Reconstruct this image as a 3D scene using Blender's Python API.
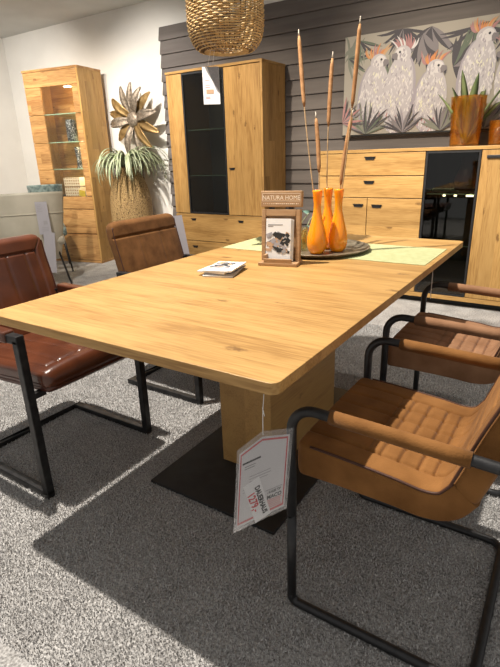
import bpy, bmesh, math, random
from mathutils import Vector, Matrix, noise as mnoise
import numpy as np

for o in list(bpy.data.objects):
    bpy.data.objects.remove(o)
C = bpy.context.scene.collection
sc = bpy.context.scene
PI = math.pi
random.seed(7)

# ------------------------------------------------------------------ camera, world, light, exposure
cam_data = bpy.data.cameras.new('camera')
cam = bpy.data.objects.new('camera', cam_data)
C.objects.link(cam)
cam_data.sensor_fit = 'HORIZONTAL'
cam_data.sensor_width = 36.0
cam_data.lens = 36.0 * 491.89 / 500.0
cam_data.clip_start = 0.02
yaw, pitch, roll = 0.585068, 0.348342, -0.031723
fw = Vector((-math.sin(yaw) * math.cos(pitch), math.cos(yaw) * math.cos(pitch), -math.sin(pitch)))
rt = Vector((math.cos(yaw), math.sin(yaw), 0))
up = rt.cross(fw)
rt2 = rt * math.cos(roll) + up * math.sin(roll)
up2 = -rt * math.sin(roll) + up * math.cos(roll)
cam.matrix_world = Matrix(((rt2.x, up2.x, -fw.x, 0), (rt2.y, up2.y, -fw.y, 0), (rt2.z, up2.z, -fw.z, 1.18313), (0, 0, 0, 1)))
sc.camera = cam

sc.view_settings.view_transform = 'Standard'
sc.view_settings.look = 'None'
sc.view_settings.gamma = 1.0
sc.view_settings.use_curve_mapping = False
sc.view_settings.exposure = 0.0
sc.cycles.use_denoising = True
sc.cycles.max_bounces = 8

world = bpy.data.worlds.new('world')
sc.world = world
world.use_nodes = True
world.node_tree.nodes['Background'].inputs[0].default_value = (1.0, 0.975, 0.94, 1)
world.node_tree.nodes['Background'].inputs[1].default_value = 0.46

def spot(name, loc, target, power, angle, blend=0.5, radius=0.03, col=(1.0, 0.87, 0.70)):
    d = bpy.data.lights.new(name, 'SPOT')
    d.energy = power; d.spot_size = math.radians(angle); d.spot_blend = blend
    d.shadow_soft_size = radius; d.color = col
    o = bpy.data.objects.new(name, d); C.objects.link(o)
    o.location = loc
    o.rotation_euler = (Vector(target) - Vector(loc)).to_track_quat('-Z', 'Y').to_euler()
    return o

NEUT = (1.0, 0.93, 0.84)
spot('hall_spot_table', (-1.94, 1.16, 4.2), (-0.95, 1.60, 0.3), 1240, 84, 0.35, 0.03, NEUT)
spot('ceiling_spot_lamp', (-2.25, 2.10, 2.66), (-0.75, 1.80, 0.76), 45, 40, 0.8, 0.03, NEUT)
spot('ceiling_spot_aisle', (-0.75, 2.95, 2.66), (-0.70, 3.4, 0.0), 80, 76, 0.8, 0.03, NEUT)
spot('ceiling_spot_sideboard', (-1.35, 2.05, 2.66), (-1.20, 4.3, 1.25), 265, 60, 0.9, 0.03)
spot('ceiling_spot_highboard', (-2.70, 2.10, 2.66), (-2.85, 4.1, 1.25), 265, 56, 0.9, 0.03)
spot('ceiling_spot_plant', (-3.55, 2.35, 2.66), (-4.10, 4.4, 1.4), 340, 66, 0.9, 0.03, NEUT)
spot('ceiling_spot_display', (-4.35, 2.25, 2.66), (-5.1, 4.0, 1.2), 210, 76, 0.9, 0.03)
spot('added_spot_corner', (-5.2, 2.35, 2.66), (-6.2, 4.4, 1.4), 190, 80, 0.9, 0.03, NEUT)  # added wall-washer, brightens the left end of the white wall
spot('added_spot_beige_chair', (-3.2, 1.6, 2.66), (-4.4, 2.8, 0.8), 190, 60, 0.8, 0.03, NEUT)  # added spot, lifts the beige chair out of the dark

# ------------------------------------------------------------------ materials
def new_mat(name):
    m = bpy.data.materials.new(name); m.use_nodes = True
    nt = m.node_tree
    return m, nt, nt.nodes['Principled BSDF']

def N(nt, t, **kw):
    n = nt.nodes.new(t)
    for k, v in kw.items():
        setattr(n, k, v)
    return n

def L(nt, a, ao, b, bi):
    nt.links.new(a.outputs[ao], b.inputs[bi])

def ramp(nt, stops):
    r = N(nt, 'ShaderNodeValToRGB')
    el = r.color_ramp.elements
    while len(el) < len(stops):
        el.new(0.5)
    for e, (p, c) in zip(el, stops):
        e.position = p; e.color = (*c, 1) if len(c) == 3 else c
    return r

def plain(name, col, rough=0.6, metal=0.0, spec=0.5, coat=0.0):
    m, nt, b = new_mat(name)
    b.inputs['Base Color'].default_value = (*col, 1)
    b.inputs['Roughness'].default_value = rough
    b.inputs['Metallic'].default_value = metal
    b.inputs['Specular IOR Level'].default_value = spec
    b.inputs['Coat Weight'].default_value = coat
    return m

def mottled(name, c1, c2, scale=8.0, rough=0.6, bump=0.1, bscale=120.0, metal=0.0, spec=0.4, sheen=0.0, stretch=(1, 1, 1), detail=4.0, lo=0.35, hi=0.65, coat=0.0):
    m, nt, b = new_mat(name)
    tc = N(nt, 'ShaderNodeTexCoord'); mp = N(nt, 'ShaderNodeMapping')
    mp.inputs['Scale'].default_value = stretch
    L(nt, tc, 'Object', mp, 'Vector')
    n1 = N(nt, 'ShaderNodeTexNoise'); n1.inputs['Scale'].default_value = scale; n1.inputs['Detail'].default_value = detail
    L(nt, mp, 0, n1, 'Vector')
    r = ramp(nt, [(lo, c1), (hi, c2)])
    L(nt, n1, 'Fac', r, 0); L(nt, r, 0, b, 'Base Color')
    n2 = N(nt, 'ShaderNodeTexNoise'); n2.inputs['Scale'].default_value = bscale; n2.inputs['Detail'].default_value = 3
    L(nt, mp, 0, n2, 'Vector')
    bp = N(nt, 'ShaderNodeBump'); bp.inputs['Strength'].default_value = bump; bp.inputs['Distance'].default_value = 0.004
    L(nt, n2, 'Fac', bp, 'Height'); L(nt, bp, 0, b, 'Normal')
    b.inputs['Roughness'].default_value = rough; b.inputs['Metallic'].default_value = metal
    b.inputs['Specular IOR Level'].default_value = spec
    b.inputs['Sheen Weight'].default_value = sheen; b.inputs['Coat Weight'].default_value = coat
    return m

def oak(name, axis='X', pale=(0.50, 0.30, 0.105), deep=(0.31, 0.165, 0.048), plank=0.0, plank_axis='Y', rough=0.45, knots=True, stave=0.0, tone_lo=0.84):
    """Knotty oak: fine streaks along the grain axis, broad figure, dark knots, optional lamella tone change across plank_axis."""
    m, nt, b = new_mat(name)
    tc = N(nt, 'ShaderNodeTexCoord')
    base = tc; bo = 'Object'
    sep = N(nt, 'ShaderNodeSeparateXYZ'); L(nt, tc, 'Object', sep, 0)
    tone = None
    if plank:
        dv = N(nt, 'ShaderNodeMath', operation='DIVIDE'); dv.inputs[1].default_value = plank
        L(nt, sep, plank_axis, dv, 0)
        fl = N(nt, 'ShaderNodeMath', operation='FLOOR'); L(nt, dv, 0, fl, 0)
        src = fl
        if stave:
            d2 = N(nt, 'ShaderNodeMath', operation='DIVIDE'); d2.inputs[1].default_value = stave
            L(nt, sep, axis, d2, 0)
            w1 = N(nt, 'ShaderNodeTexWhiteNoise', noise_dimensions='1D'); L(nt, fl, 0, w1, 'W')
            a2 = N(nt, 'ShaderNodeMath', operation='ADD'); L(nt, d2, 0, a2, 0); L(nt, w1, 'Value', a2, 1)
            f2 = N(nt, 'ShaderNodeMath', operation='FLOOR'); L(nt, a2, 0, f2, 0)
            mu = N(nt, 'ShaderNodeMath', operation='MULTIPLY_ADD'); mu.inputs[1].default_value = 17.3
            L(nt, fl, 0, mu, 0); L(nt, f2, 0, mu, 2)
            src = mu
        wn = N(nt, 'ShaderNodeTexWhiteNoise', noise_dimensions='1D'); L(nt, src, 0, wn, 'W')
        tone = wn
        off = N(nt, 'ShaderNodeVectorMath', operation='SCALE'); off.inputs['Scale'].default_value = 7.0
        L(nt, wn, 'Color', off, 0)
        ad = N(nt, 'ShaderNodeVectorMath', operation='ADD'); L(nt, tc, 'Object', ad, 0); L(nt, off, 0, ad, 1)
        base, bo = ad, 0
    i = 'XYZ'.index(axis)
    def mapped(along, across):
        mp = N(nt, 'ShaderNodeMapping')
        s = [across] * 3; s[i] = along
        mp.inputs['Scale'].default_value = s
        L(nt, base, bo, mp, 'Vector'); return mp
    fig = N(nt, 'ShaderNodeTexNoise'); fig.inputs['Scale'].default_value = 1; fig.inputs['Detail'].default_value = 5; fig.inputs['Distortion'].default_value = 0.8
    L(nt, mapped(1.3, 11), 0, fig, 'Vector')
    fine = N(nt, 'ShaderNodeTexNoise'); fine.inputs['Scale'].default_value = 1; fine.inputs['Detail'].default_value = 4
    L(nt, mapped(9, 150), 0, fine, 'Vector')
    mx = N(nt, 'ShaderNodeMix'); mx.inputs[0].default_value = 0.50
    L(nt, fig, 'Fac', mx, 2); L(nt, fine, 'Fac', mx, 3)
    r = ramp(nt, [(0.38, deep), (0.51, tuple((p + d) / 2 * 1.08 for p, d in zip(pale, deep))), (0.63, pale)])
    L(nt, mx, 0, r, 0)
    out = r; oo = 0
    if tone is not None:
        hs = N(nt, 'ShaderNodeHueSaturation')
        mr = N(nt, 'ShaderNodeMapRange'); mr.inputs['To Min'].default_value = tone_lo; mr.inputs['To Max'].default_value = 1.0 + (1 - tone_lo) * 0.6
        L(nt, tone, 'Value', mr, 0); L(nt, mr, 0, hs, 'Value'); L(nt, out, oo, hs, 'Color')
        out = hs; oo = 0
    if knots:
        vo = N(nt, 'ShaderNodeTexVoronoi'); vo.inputs['Scale'].default_value = 1; vo.inputs['Randomness'].default_value = 1
        mpk = mapped(4.2, 9.5); L(nt, mpk, 0, vo, 'Vector')
        sc_ = N(nt, 'ShaderNodeSeparateColor'); L(nt, vo, 'Color', sc_, 0)
        gt = N(nt, 'ShaderNodeMath', operation='LESS_THAN'); gt.inputs[1].default_value = 0.45; L(nt, sc_, 0, gt, 0)
        vd = N(nt, 'ShaderNodeMath', operation='ADD'); L(nt, vo, 'Distance', vd, 0); L(nt, gt, 0, vd, 1)
        nz = N(nt, 'ShaderNodeTexNoise'); nz.inputs['Scale'].default_value = 70; L(nt, base, bo, nz, 'Vector')
        ml = N(nt, 'ShaderNodeMath', operation='MULTIPLY_ADD'); ml.inputs[1].default_value = 0.22
        L(nt, nz, 'Fac', ml, 0); L(nt, vd, 0, ml, 2)
        kr = ramp(nt, [(0.17, (1, 1, 1)), (0.27, (0, 0, 0))]); L(nt, ml, 0, kr, 0)
        km = N(nt, 'ShaderNodeMix', data_type='RGBA'); km.inputs[7].default_value = (deep[0] * 0.38, deep[1] * 0.32, deep[2] * 0.32, 1)
        fm = N(nt, 'ShaderNodeMath', operation='MULTIPLY'); fm.inputs[1].default_value = 0.75; L(nt, kr, 0, fm, 0)
        L(nt, fm, 0, km, 0); L(nt, out, oo, km, 6)
        out = km; oo = 2
    L(nt, out, oo, b, 'Base Color')
    bp = N(nt, 'ShaderNodeBump'); bp.inputs['Strength'].default_value = 0.12; bp.inputs['Distance'].default_value = 0.002
    L(nt, fine, 'Fac', bp, 'Height'); L(nt, bp, 0, b, 'Normal')
    b.inputs['Roughness'].default_value = rough; b.inputs['Specular IOR Level'].default_value = 0.35
    return m

def glass_pane(name, tint=(1, 1, 1), refl=0.08, rough=0.02):
    m, nt, b = new_mat(name)
    nt.nodes.remove(b)
    out = nt.nodes['Material Output']
    t = N(nt, 'ShaderNodeBsdfTransparent'); t.inputs[0].default_value = (*tint, 1)
    g = N(nt, 'ShaderNodeBsdfGlossy'); g.inputs['Roughness'].default_value = rough; g.inputs[0].default_value = (1, 1, 1, 1)
    lw = N(nt, 'ShaderNodeLayerWeight'); lw.inputs[0].default_value = 0.3
    ma = N(nt, 'ShaderNodeMath', operation='MULTIPLY_ADD'); ma.inputs[1].default_value = 0.5; ma.inputs[2].default_value = refl
    L(nt, lw, 'Fresnel', ma, 0)
    ms = N(nt, 'ShaderNodeMixShader'); L(nt, ma, 0, ms, 0); L(nt, t, 0, ms, 1); L(nt, g, 0, ms, 2); L(nt, ms, 0, out, 0)
    return m

def emit(name, col, s):
    m, nt, b = new_mat(name)
    b.inputs['Base Color'].default_value = (*col, 1)
    b.inputs['Emission Color'].default_value = (*col, 1); b.inputs['Emission Strength'].default_value = s
    return m

MT = {}
MT['oak_top'] = oak('table_oak', 'X', plank=0.14, plank_axis='Y', tone_lo=0.93)
MT['oak_ped'] = oak('pedestal_oak', 'Y', plank=0.5, plank_axis='X', deep=(0.38, 0.21, 0.075))
MT['oak_x'] = oak('oak_grain_across', 'X', plank=0.15, plank_axis='Z')
MT['oak_z'] = oak('oak_grain_upright', 'Z', plank=0.11, plank_axis='X')
MT['oak_side'] = oak('oak_side_panel', 'Z', plank=0.10, plank_axis='Y', stave=0.7)
MT['oak_wild'] = oak('wild_oak', 'X', pale=(0.56, 0.33, 0.13), deep=(0.30, 0.145, 0.05), plank=0.105, plank_axis='Z', stave=0.5)
MT['oak_stand'] = oak('stand_oak', 'X', pale=(0.46, 0.285, 0.15), deep=(0.33, 0.19, 0.09), knots=False)
MT['black'] = mottled('black_powder_coat', (0.012, 0.012, 0.013), (0.02, 0.02, 0.021), 60, 0.42, 0.08, 400, spec=0.5)
MT['iron'] = mottled('brushed_dark_iron', (0.014, 0.014, 0.015), (0.035, 0.034, 0.034), 30, 0.34, 0.08, 200, metal=0.3)
MT['anthracite'] = mottled('anthracite_plate', (0.014, 0.014, 0.015), (0.022, 0.022, 0.023), 20, 0.5, 0.06, 500)
MT['shadow_black'] = plain('black_recess', (0.006, 0.006, 0.006), 0.6)
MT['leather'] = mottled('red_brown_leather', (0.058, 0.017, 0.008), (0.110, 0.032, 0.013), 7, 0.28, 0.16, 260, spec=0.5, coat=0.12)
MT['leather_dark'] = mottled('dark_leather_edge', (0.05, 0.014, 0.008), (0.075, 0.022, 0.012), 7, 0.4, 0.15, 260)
MT['suede'] = mottled('cognac_suede', (0.145, 0.060, 0.015), (0.27, 0.122, 0.036), 9, 0.8, 0.3, 300, spec=0.12, sheen=0.06, lo=0.3, hi=0.7)
MT['suede_pale'] = mottled('tan_suede', (0.21, 0.105, 0.052), (0.31, 0.165, 0.088), 9, 0.75, 0.3, 300, spec=0.15, sheen=0.06)
MT['suede_dark'] = mottled('brown_suede', (0.10, 0.043, 0.013), (0.19, 0.085, 0.028), 16, 0.8, 0.35, 260, spec=0.12, sheen=0.05, lo=0.3, hi=0.7)
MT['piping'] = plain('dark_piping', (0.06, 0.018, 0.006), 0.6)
MT['beige'] = mottled('beige_leather', (0.44, 0.40, 0.31), (0.52, 0.475, 0.375), 5, 0.5, 0.12, 150)
MT['teal'] = mottled('marbled_teal_velvet', (0.07, 0.12, 0.12), (0.24, 0.31, 0.29), 26, 0.7, 0.2, 200, sheen=0.3)
MT['plaster'] = mottled('white_plaster', (0.74, 0.72, 0.68), (0.78, 0.76, 0.72), 3, 0.85, 0.05, 90)
MT['ceiling'] = mottled('ceiling_paint', (0.55, 0.55, 0.53), (0.60, 0.60, 0.58), 3, 0.9, 0.03, 60)
MT['plank'] = mottled('grey_brown_board', (0.125, 0.109, 0.101), (0.165, 0.145, 0.134), 3, 0.7, 0.03, 14, stretch=(0.5, 2, 7), spec=0.3)
MT['paper'] = plain('white_paper', (0.80, 0.79, 0.77), 0.7)
MT['paper_grey'] = plain('grey_paper', (0.36, 0.34, 0.36), 0.7)
MT['ink'] = plain('black_ink', (0.02, 0.02, 0.02), 0.7)
MT['ink_grey'] = plain('grey_ink', (0.30, 0.29, 0.29), 0.7)
MT['ink_red'] = plain('red_ink', (0.55, 0.05, 0.05), 0.6)
MT['ink_pink'] = plain('pale_red_ink', (0.62, 0.30, 0.27), 0.6)
MT['ink_tan'] = plain('tan_ink', (0.52, 0.33, 0.20), 0.6)
MT['engrave'] = plain('pale_engraving', (0.85, 0.74, 0.58), 0.7)
MT['sleeve'] = glass_pane('clear_plastic', (0.93, 0.93, 0.94), 0.03, 0.12)
MT['string'] = plain('white_string', (0.75, 0.74, 0.7), 0.7)
MT['runner'] = mottled('pale_green_cloth', (0.40, 0.41, 0.21), (0.46, 0.465, 0.25), 40, 0.85, 0.3, 500, spec=0.1)
MT['tray'] = mottled('hammered_pewter', (0.17, 0.14, 0.095), (0.32, 0.27, 0.19), 60, 0.35, 0.3, 140, metal=0.5)
MT['smoke_glass'] = glass_pane('smoked_glass', (0.50, 0.50, 0.47), 0.025)
MT['clear_glass'] = glass_pane('clear_glass', (0.97, 0.98, 0.96), 0.03)
MT['shelf_glass'] = glass_pane('shelf_glass', (0.80, 0.90, 0.84), 0.10)
MT['shelf_edge'] = plain('green_glass_edge', (0.35, 0.55, 0.42), 0.15)
MT['cabinet_dark'] = plain('dark_interior', (0.05, 0.048, 0.045), 0.6)
MT['rattan'] = mottled('golden_rattan', (0.42, 0.26, 0.10), (0.66, 0.46, 0.21), 30, 0.55, 0.2, 300)
MT['wire'] = plain('brown_wire', (0.10, 0.055, 0.02), 0.5)
MT['reed'] = mottled('dried_cattail', (0.32, 0.15, 0.055), (0.46, 0.24, 0.10), 40, 0.8, 0.3, 300)
MT['stalk'] = mottled('dry_stalk', (0.34, 0.21, 0.10), (0.45, 0.30, 0.16), 40, 0.7, 0.2, 200)
MT['tip'] = plain('pale_reed_tip', (0.55, 0.48, 0.38), 0.7)
MT['gold'] = mottled('antique_gold', (0.24, 0.15, 0.06), (0.42, 0.28, 0.12), 20, 0.45, 0.3, 120, metal=0.7)
MT['silver'] = mottled('hammered_silver', (0.15, 0.12, 0.09), (0.34, 0.28, 0.22), 45, 0.5, 0.5, 120, metal=0.6)
MT['leaf'] = mottled('grey_green_leaf', (0.24, 0.30, 0.16), (0.54, 0.58, 0.40), 12, 0.55, 0.1, 80)
MT['agave'] = mottled('agave_green', (0.10, 0.15, 0.06), (0.27, 0.32, 0.14), 14, 0.5, 0.1, 80, stretch=(1, 1, 0.3))
MT['vase_dark'] = mottled('black_silver_glaze', (0.012, 0.012, 0.014), (0.40, 0.40, 0.42), 70, 0.35, 0.3, 90, lo=0.5, hi=0.62)
MT['led'] = emit('led_light', (1.0, 0.86, 0.55), 14)
MT['yellow'] = plain('yellow_card', (0.75, 0.55, 0.05), 0.6)

def seagrass():
    m, nt, b = new_mat('woven_seagrass')
    tc = N(nt, 'ShaderNodeTexCoord')
    vo = N(nt, 'ShaderNodeTexVoronoi'); vo.inputs['Scale'].default_value = 85
    mp = N(nt, 'ShaderNodeMapping'); mp.inputs['Scale'].default_value = (1, 1, 1.35); L(nt, tc, 'Object', mp, 0); L(nt, mp, 0, vo, 'Vector')
    r = ramp(nt, [(0.25, (0.52, 0.35, 0.15)), (0.6, (0.34, 0.21, 0.08)), (0.9, (0.10, 0.06, 0.022))])
    L(nt, vo, 'Distance', r, 0); L(nt, r, 0, b, 'Base Color')
    bp = N(nt, 'ShaderNodeBump', invert=True); bp.inputs['Strength'].default_value = 0.9; bp.inputs['Distance'].default_value = 0.012
    L(nt, vo, 'Distance', bp, 'Height'); L(nt, bp, 0, b, 'Normal'); b.inputs['Roughness'].default_value = 0.6
    return m
MT['seagrass'] = seagrass()

def orange_glass(name, col, trans, rough):
    m, nt, b = new_mat(name)
    b.inputs['Base Color'].default_value = (*col, 1); b.inputs['Roughness'].default_value = rough
    b.inputs['Transmission Weight'].default_value = trans; b.inputs['IOR'].default_value = 1.4
    b.inputs['Coat Weight'].default_value = 0.5
    return m
MT['orange'] = plain('orange_glass_satin', (0.98, 0.33, 0.008), 0.22, 0, 0.5, 0.5)
MT['orange'].node_tree.nodes['Principled BSDF'].inputs['Subsurface Weight'].default_value = 0.35
MT['orange'].node_tree.nodes['Principled BSDF'].inputs['Subsurface Radius'].default_value = (0.04, 0.012, 0.002)
MT['orange'].node_tree.nodes['Principled BSDF'].inputs['Subsurface Scale'].default_value = 0.5
MT['amber'] = glass_pane('amber_glass', (0.99, 0.82, 0.42), 0.05, 0.05)
_nt = MT['amber'].node_tree
_d = N(_nt, 'ShaderNodeBsdfDiffuse'); _d.inputs[0].default_value = (0.85, 0.27, 0.02, 1)
_tl = N(_nt, 'ShaderNodeBsdfTranslucent'); _tl.inputs[0].default_value = (0.9, 0.32, 0.02, 1)
_a = N(_nt, 'ShaderNodeMixShader'); L(_nt, _d, 0, _a, 1); L(_nt, _tl, 0, _a, 2)
_m = N(_nt, 'ShaderNodeMixShader'); _m.inputs[0].default_value = 0.09
_old = [n for n in _nt.nodes if n.type == 'MIX_SHADER' and n not in (_a, _m)][0]
L(_nt, _old, 0, _m, 1); L(_nt, _a, 0, _m, 2); L(_nt, _m, 0, _nt.nodes['Material Output'], 0)

def lattice_mat():
    m, nt, b = new_mat('lattice_print')
    tc = N(nt, 'ShaderNodeTexCoord'); ck = N(nt, 'ShaderNodeTexVoronoi'); ck.inputs['Scale'].default_value = 30; ck.inputs['Randomness'].default_value = 0.05
    L(nt, tc, 'Object', ck, 'Vector')
    r = ramp(nt, [(0.28, (0.40, 0.20, 0.08)), (0.40, (0.80, 0.68, 0.52))]); L(nt, ck, 'Distance', r, 0); L(nt, r, 0, b, 'Base Color')
    return m
MT['lattice'] = lattice_mat()

def carpet_mat():
    m, nt, b = new_mat('grey_carpet')
    tc = N(nt, 'ShaderNodeTexCoord')
    n1 = N(nt, 'ShaderNodeTexNoise'); n1.inputs['Scale'].default_value = 120; n1.inputs['Detail'].default_value = 3
    n2 = N(nt, 'ShaderNodeTexNoise'); n2.inputs['Scale'].default_value = 9; n2.inputs['Detail'].default_value = 3
    for n in (n1, n2): L(nt, tc, 'Object', n, 'Vector')
    mx = N(nt, 'ShaderNodeMix'); mx.inputs[0].default_value = 0.25; L(nt, n1, 'Fac', mx, 2); L(nt, n2, 'Fac', mx, 3)
    r = ramp(nt, [(0.36, (0.20, 0.19, 0.18)), (0.62, (0.56, 0.545, 0.525))]); L(nt, mx, 0, r, 0); L(nt, r, 0, b, 'Base Color')
    bp = N(nt, 'ShaderNodeBump'); bp.inputs['Strength'].default_value = 0.8; bp.inputs['Distance'].default_value = 0.01
    L(nt, n1, 'Fac', bp, 'Height'); L(nt, bp, 0, b, 'Normal')
    b.inputs['Roughness'].default_value = 0.95; b.inputs['Specular IOR Level'].default_value = 0.1
    return m
MT['carpet'] = carpet_mat()
MT['pile'] = mottled('grey_pile', (0.30, 0.29, 0.28), (0.72, 0.705, 0.69), 170, 0.95, 0.0, 300, spec=0.05, detail=3, lo=0.36, hi=0.66)

# ------------------------------------------------------------------ mesh helpers
class B:
    def __init__(s):
        s.bm = bmesh.new(); s.mi = 0
    def _merge(s, tmp):
        off = len(s.bm.verts)
        vs = [s.bm.verts.new(v.co) for v in tmp.verts]
        tmp.verts.index_update()
        for f in tmp.faces:
            try:
                nf = s.bm.faces.new([vs[v.index] for v in f.verts]); nf.smooth = f.smooth; nf.material_index = s.mi
            except ValueError:
                pass
        tmp.free(); return s
    def box(s, x0, x1, y0, y1, z0, z1, bevel=0.0, seg=2, M=None):
        t = bmesh.new()
        bmesh.ops.create_cube(t, size=1)
        for v in t.verts:
            v.co = Vector(((x0 + x1) / 2 + v.co.x * (x1 - x0), (y0 + y1) / 2 + v.co.y * (y1 - y0), (z0 + z1) / 2 + v.co.z * (z1 - z0)))
        if bevel:
            bmesh.ops.bevel(t, geom=t.edges[:], offset=bevel, segments=seg, affect='EDGES', profile=0.5)
        if M is not None:
            t.transform(M)
        return s._merge(t)
    def prism(s, pts, z0, z1, bevel=0.0, M=None, seg=2):
        t = bmesh.new()
        f = t.faces.new([t.verts.new((x, y, z0)) for x, y in pts])
        r = bmesh.ops.extrude_face_region(t, geom=[f])
        for v in r['geom']:
            if isinstance(v, bmesh.types.BMVert): v.co.z = z1
        bmesh.ops.recalc_face_normals(t, faces=t.faces[:])
        if bevel:
            es = [e for e in t.edges if abs(e.verts[0].co.z - e.verts[1].co.z) < 1e-6]
            bmesh.ops.bevel(t, geom=es, offset=bevel, segments=seg, affect='EDGES', profile=0.5)
        if M is not None: t.transform(M)
        return s._merge(t)
    def tube(s, pts, r, n=10, closed=False, caps=True, square=False, radii=None):
        t = bmesh.new(); P = [Vector(p) for p in pts]; m = len(P)
        rings = []; prev = None
        for i, p in enumerate(P):
            a = P[i - 1] if (i > 0 or closed) else P[i]
            c = P[(i + 1) % m] if (i < m - 1 or closed) else P[i]
            d0 = (p - a).normalized() if (p - a).length > 1e-9 else None
            d1 = (c - p).normalized() if (c - p).length > 1e-9 else None
            d = ((d0 or d1) + (d1 or d0)).normalized()
            if prev is None:
                ref = Vector((0, 0, 1)) if abs(d.z) < 0.9 else Vector((0, 1, 0))
                u = d.cross(ref).normalized()
            else:
                u = (prev - d * prev.dot(d)).normalized()
            prev = u; v = d.cross(u)
            rr = radii[i] if radii else r
            k = 1.0
            if d0 and d1:
                k = 1 / max(0.5, math.cos(d0.angle(d1, 0) / 2))
            ring = []
            if square:
                # mitre along the in-plane direction
                for cx, cy in ((-1, -1), (1, -1), (1, 1), (-1, 1)):
                    w = u * cx * rr + v * cy * rr
                    if d0 and d1 and k > 1.001:
                        nb = (d1 - d0).normalized(); w = w + nb * w.dot(nb) * (k - 1)
                    ring.append(t.verts.new(p + w))
            else:
                for j in range(n):
                    w = u * math.cos(2 * PI * j / n) * rr + v * math.sin(2 * PI * j / n) * rr
                    ring.append(t.verts.new(p + w))
            rings.append(ring)
        nn = len(rings[0])
        for i in range(m if closed else m - 1):
            a, c = rings[i], rings[(i + 1) % m]
            for j in range(nn):
                f = t.faces.new((a[j], a[(j + 1) % nn], c[(j + 1) % nn], c[j])); f.smooth = not square
        if caps and not closed:
            t.faces.new(rings[0][::-1]); t.faces.new(rings[-1])
        bmesh.ops.recalc_face_normals(t, faces=t.faces[:])
        if square:
            es = [e for e in t.edges if len(e.link_faces) == 2 and e.calc_face_angle(0) > 0.6]
            bmesh.ops.bevel(t, geom=es, offset=rr * 0.18, segments=2, affect='EDGES', profile=0.5)
        return s._merge(t)
    def lathe(s, prof, n=32, M=None, closed=False, bump=None):
        t = bmesh.new(); rings = []
        for r, z in prof:
            if r < 1e-6: rings.append([t.verts.new((0, 0, z))])
            else:
                rings.append([t.verts.new((math.cos(2 * PI * j / n) * r, math.sin(2 * PI * j / n) * r, z)) for j in range(n)])
        m = len(rings)
        for i in range(m if closed else m - 1):
            a, c = rings[i], rings[(i + 1) % m]
            for j in range(n):
                k = (j + 1) % n
                q = [a[j % len(a)], a[k % len(a)], c[k % len(c)], c[j % len(c)]]
                q2 = []
                for v in q:
                    if v not in q2: q2.append(v)
                if len(q2) > 2:
                    f = t.faces.new(q2); f.smooth = True
        bmesh.ops.recalc_face_normals(t, faces=t.faces[:])
        if M is not None: t.transform(M)
        return s._merge(t)
    def grid(s, rows, closed_u=False, smooth=True):
        t = bmesh.new(); V = [[t.verts.new(p) for p in r] for r in rows]
        n = len(V[0])
        for i in range(len(V) - 1):
            for j in range(n if closed_u else n - 1):
                f = t.faces.new((V[i][j], V[i][(j + 1) % n], V[i + 1][(j + 1) % n], V[i + 1][j])); f.smooth = smooth
        if closed_u:
            t.faces.new(V[0][::-1]); t.faces.new(V[-1])
            bmesh.ops.recalc_face_normals(t, faces=t.faces[:])
        return s._merge(t)
    def quad(s, *pts):
        f = s.bm.faces.new([s.bm.verts.new(p) for p in pts]); f.material_index = s.mi; return s
    def transform(s, M):
        s.bm.transform(M); return s
    def build(s, name, mats, parent=None, label=None, smooth=None):
        me = bpy.data.meshes.new(name)
        if smooth is not None:
            for f in s.bm.faces: f.smooth = smooth
        s.bm.to_mesh(me); s.bm.free()
        for m in (mats if isinstance(mats, (list, tuple)) else [mats]): me.materials.append(m)
        o = bpy.data.objects.new(name, me); C.objects.link(o)
        if parent is not None: o.parent = parent
        if label: o['label'] = label
        return o

def thing(name, label, cat, loc=(0, 0, 0), rz=0.0, group=None):
    o = bpy.data.objects.new(name, None); o.empty_display_size = 0.05; C.objects.link(o)
    o.location = loc; o.rotation_euler = (0, 0, rz)
    return tag(o, label, cat, group)

def tag(o, label, cat, group=None):
    o['label'] = label; o['category'] = cat
    if group: o['group'] = group
    return o

def struct(o):
    o['kind'] = 'structure'; return o

def rrect(x0, x1, y0, y1, r, n=6):
    out = []
    for cx, cy, a in ((x1 - r, y0 + r, -PI / 2), (x1 - r, y1 - r, 0), (x0 + r, y1 - r, PI / 2), (x0 + r, y0 + r, PI)):
        for k in range(n + 1):
            t = a + PI / 2 * k / n
            out.append((cx + r * math.cos(t), cy + r * math.sin(t)))
    return out

def fillet(pts, rs, n=8):
    """Polyline with rounded corners (rs: radius per inner point)."""
    P = [Vector(p) for p in pts]; out = [P[0]]
    for i in range(1, len(P) - 1):
        r = rs[i - 1] if isinstance(rs, (list, tuple)) else rs
        a = (P[i - 1] - P[i]).normalized(); b = (P[i + 1] - P[i]).normalized()
        ang = a.angle(b); d = r / math.tan(ang / 2)
        p0 = P[i] + a * d; p1 = P[i] + b * d
        c = P[i] + (a + b).normalized() * (r / math.sin(ang / 2))
        v0 = p0 - c; v1 = p1 - c; th = v0.angle(v1)
        for k in range(n + 1):
            t = k / n
            out.append(c + (v0 * math.sin((1 - t) * th) + v1 * math.sin(t * th)) / math.sin(th))
    out.append(P[-1]); return out

def text_obj(name, s, size, M, mat, parent, ext=0.0002, align='LEFT', sx=1.0, bold=0.0):
    cu = bpy.data.curves.new(name + '_font', 'FONT'); cu.body = s; cu.size = size; cu.extrude = ext; cu.align_x = align; cu.resolution_u = 2; cu.offset = bold
    t = bpy.data.objects.new(name + '_tmp', cu); C.objects.link(t)
    dg = bpy.context.evaluated_depsgraph_get()
    me = bpy.data.meshes.new_from_object(t.evaluated_get(dg))
    bpy.data.objects.remove(t)
    me.transform(M @ Matrix.Diagonal((sx, 1, 1, 1)))
    me.materials.clear(); me.materials.append(mat)
    o = bpy.data.objects.new(name, me); C.objects.link(o); o.parent = parent
    return o

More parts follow.
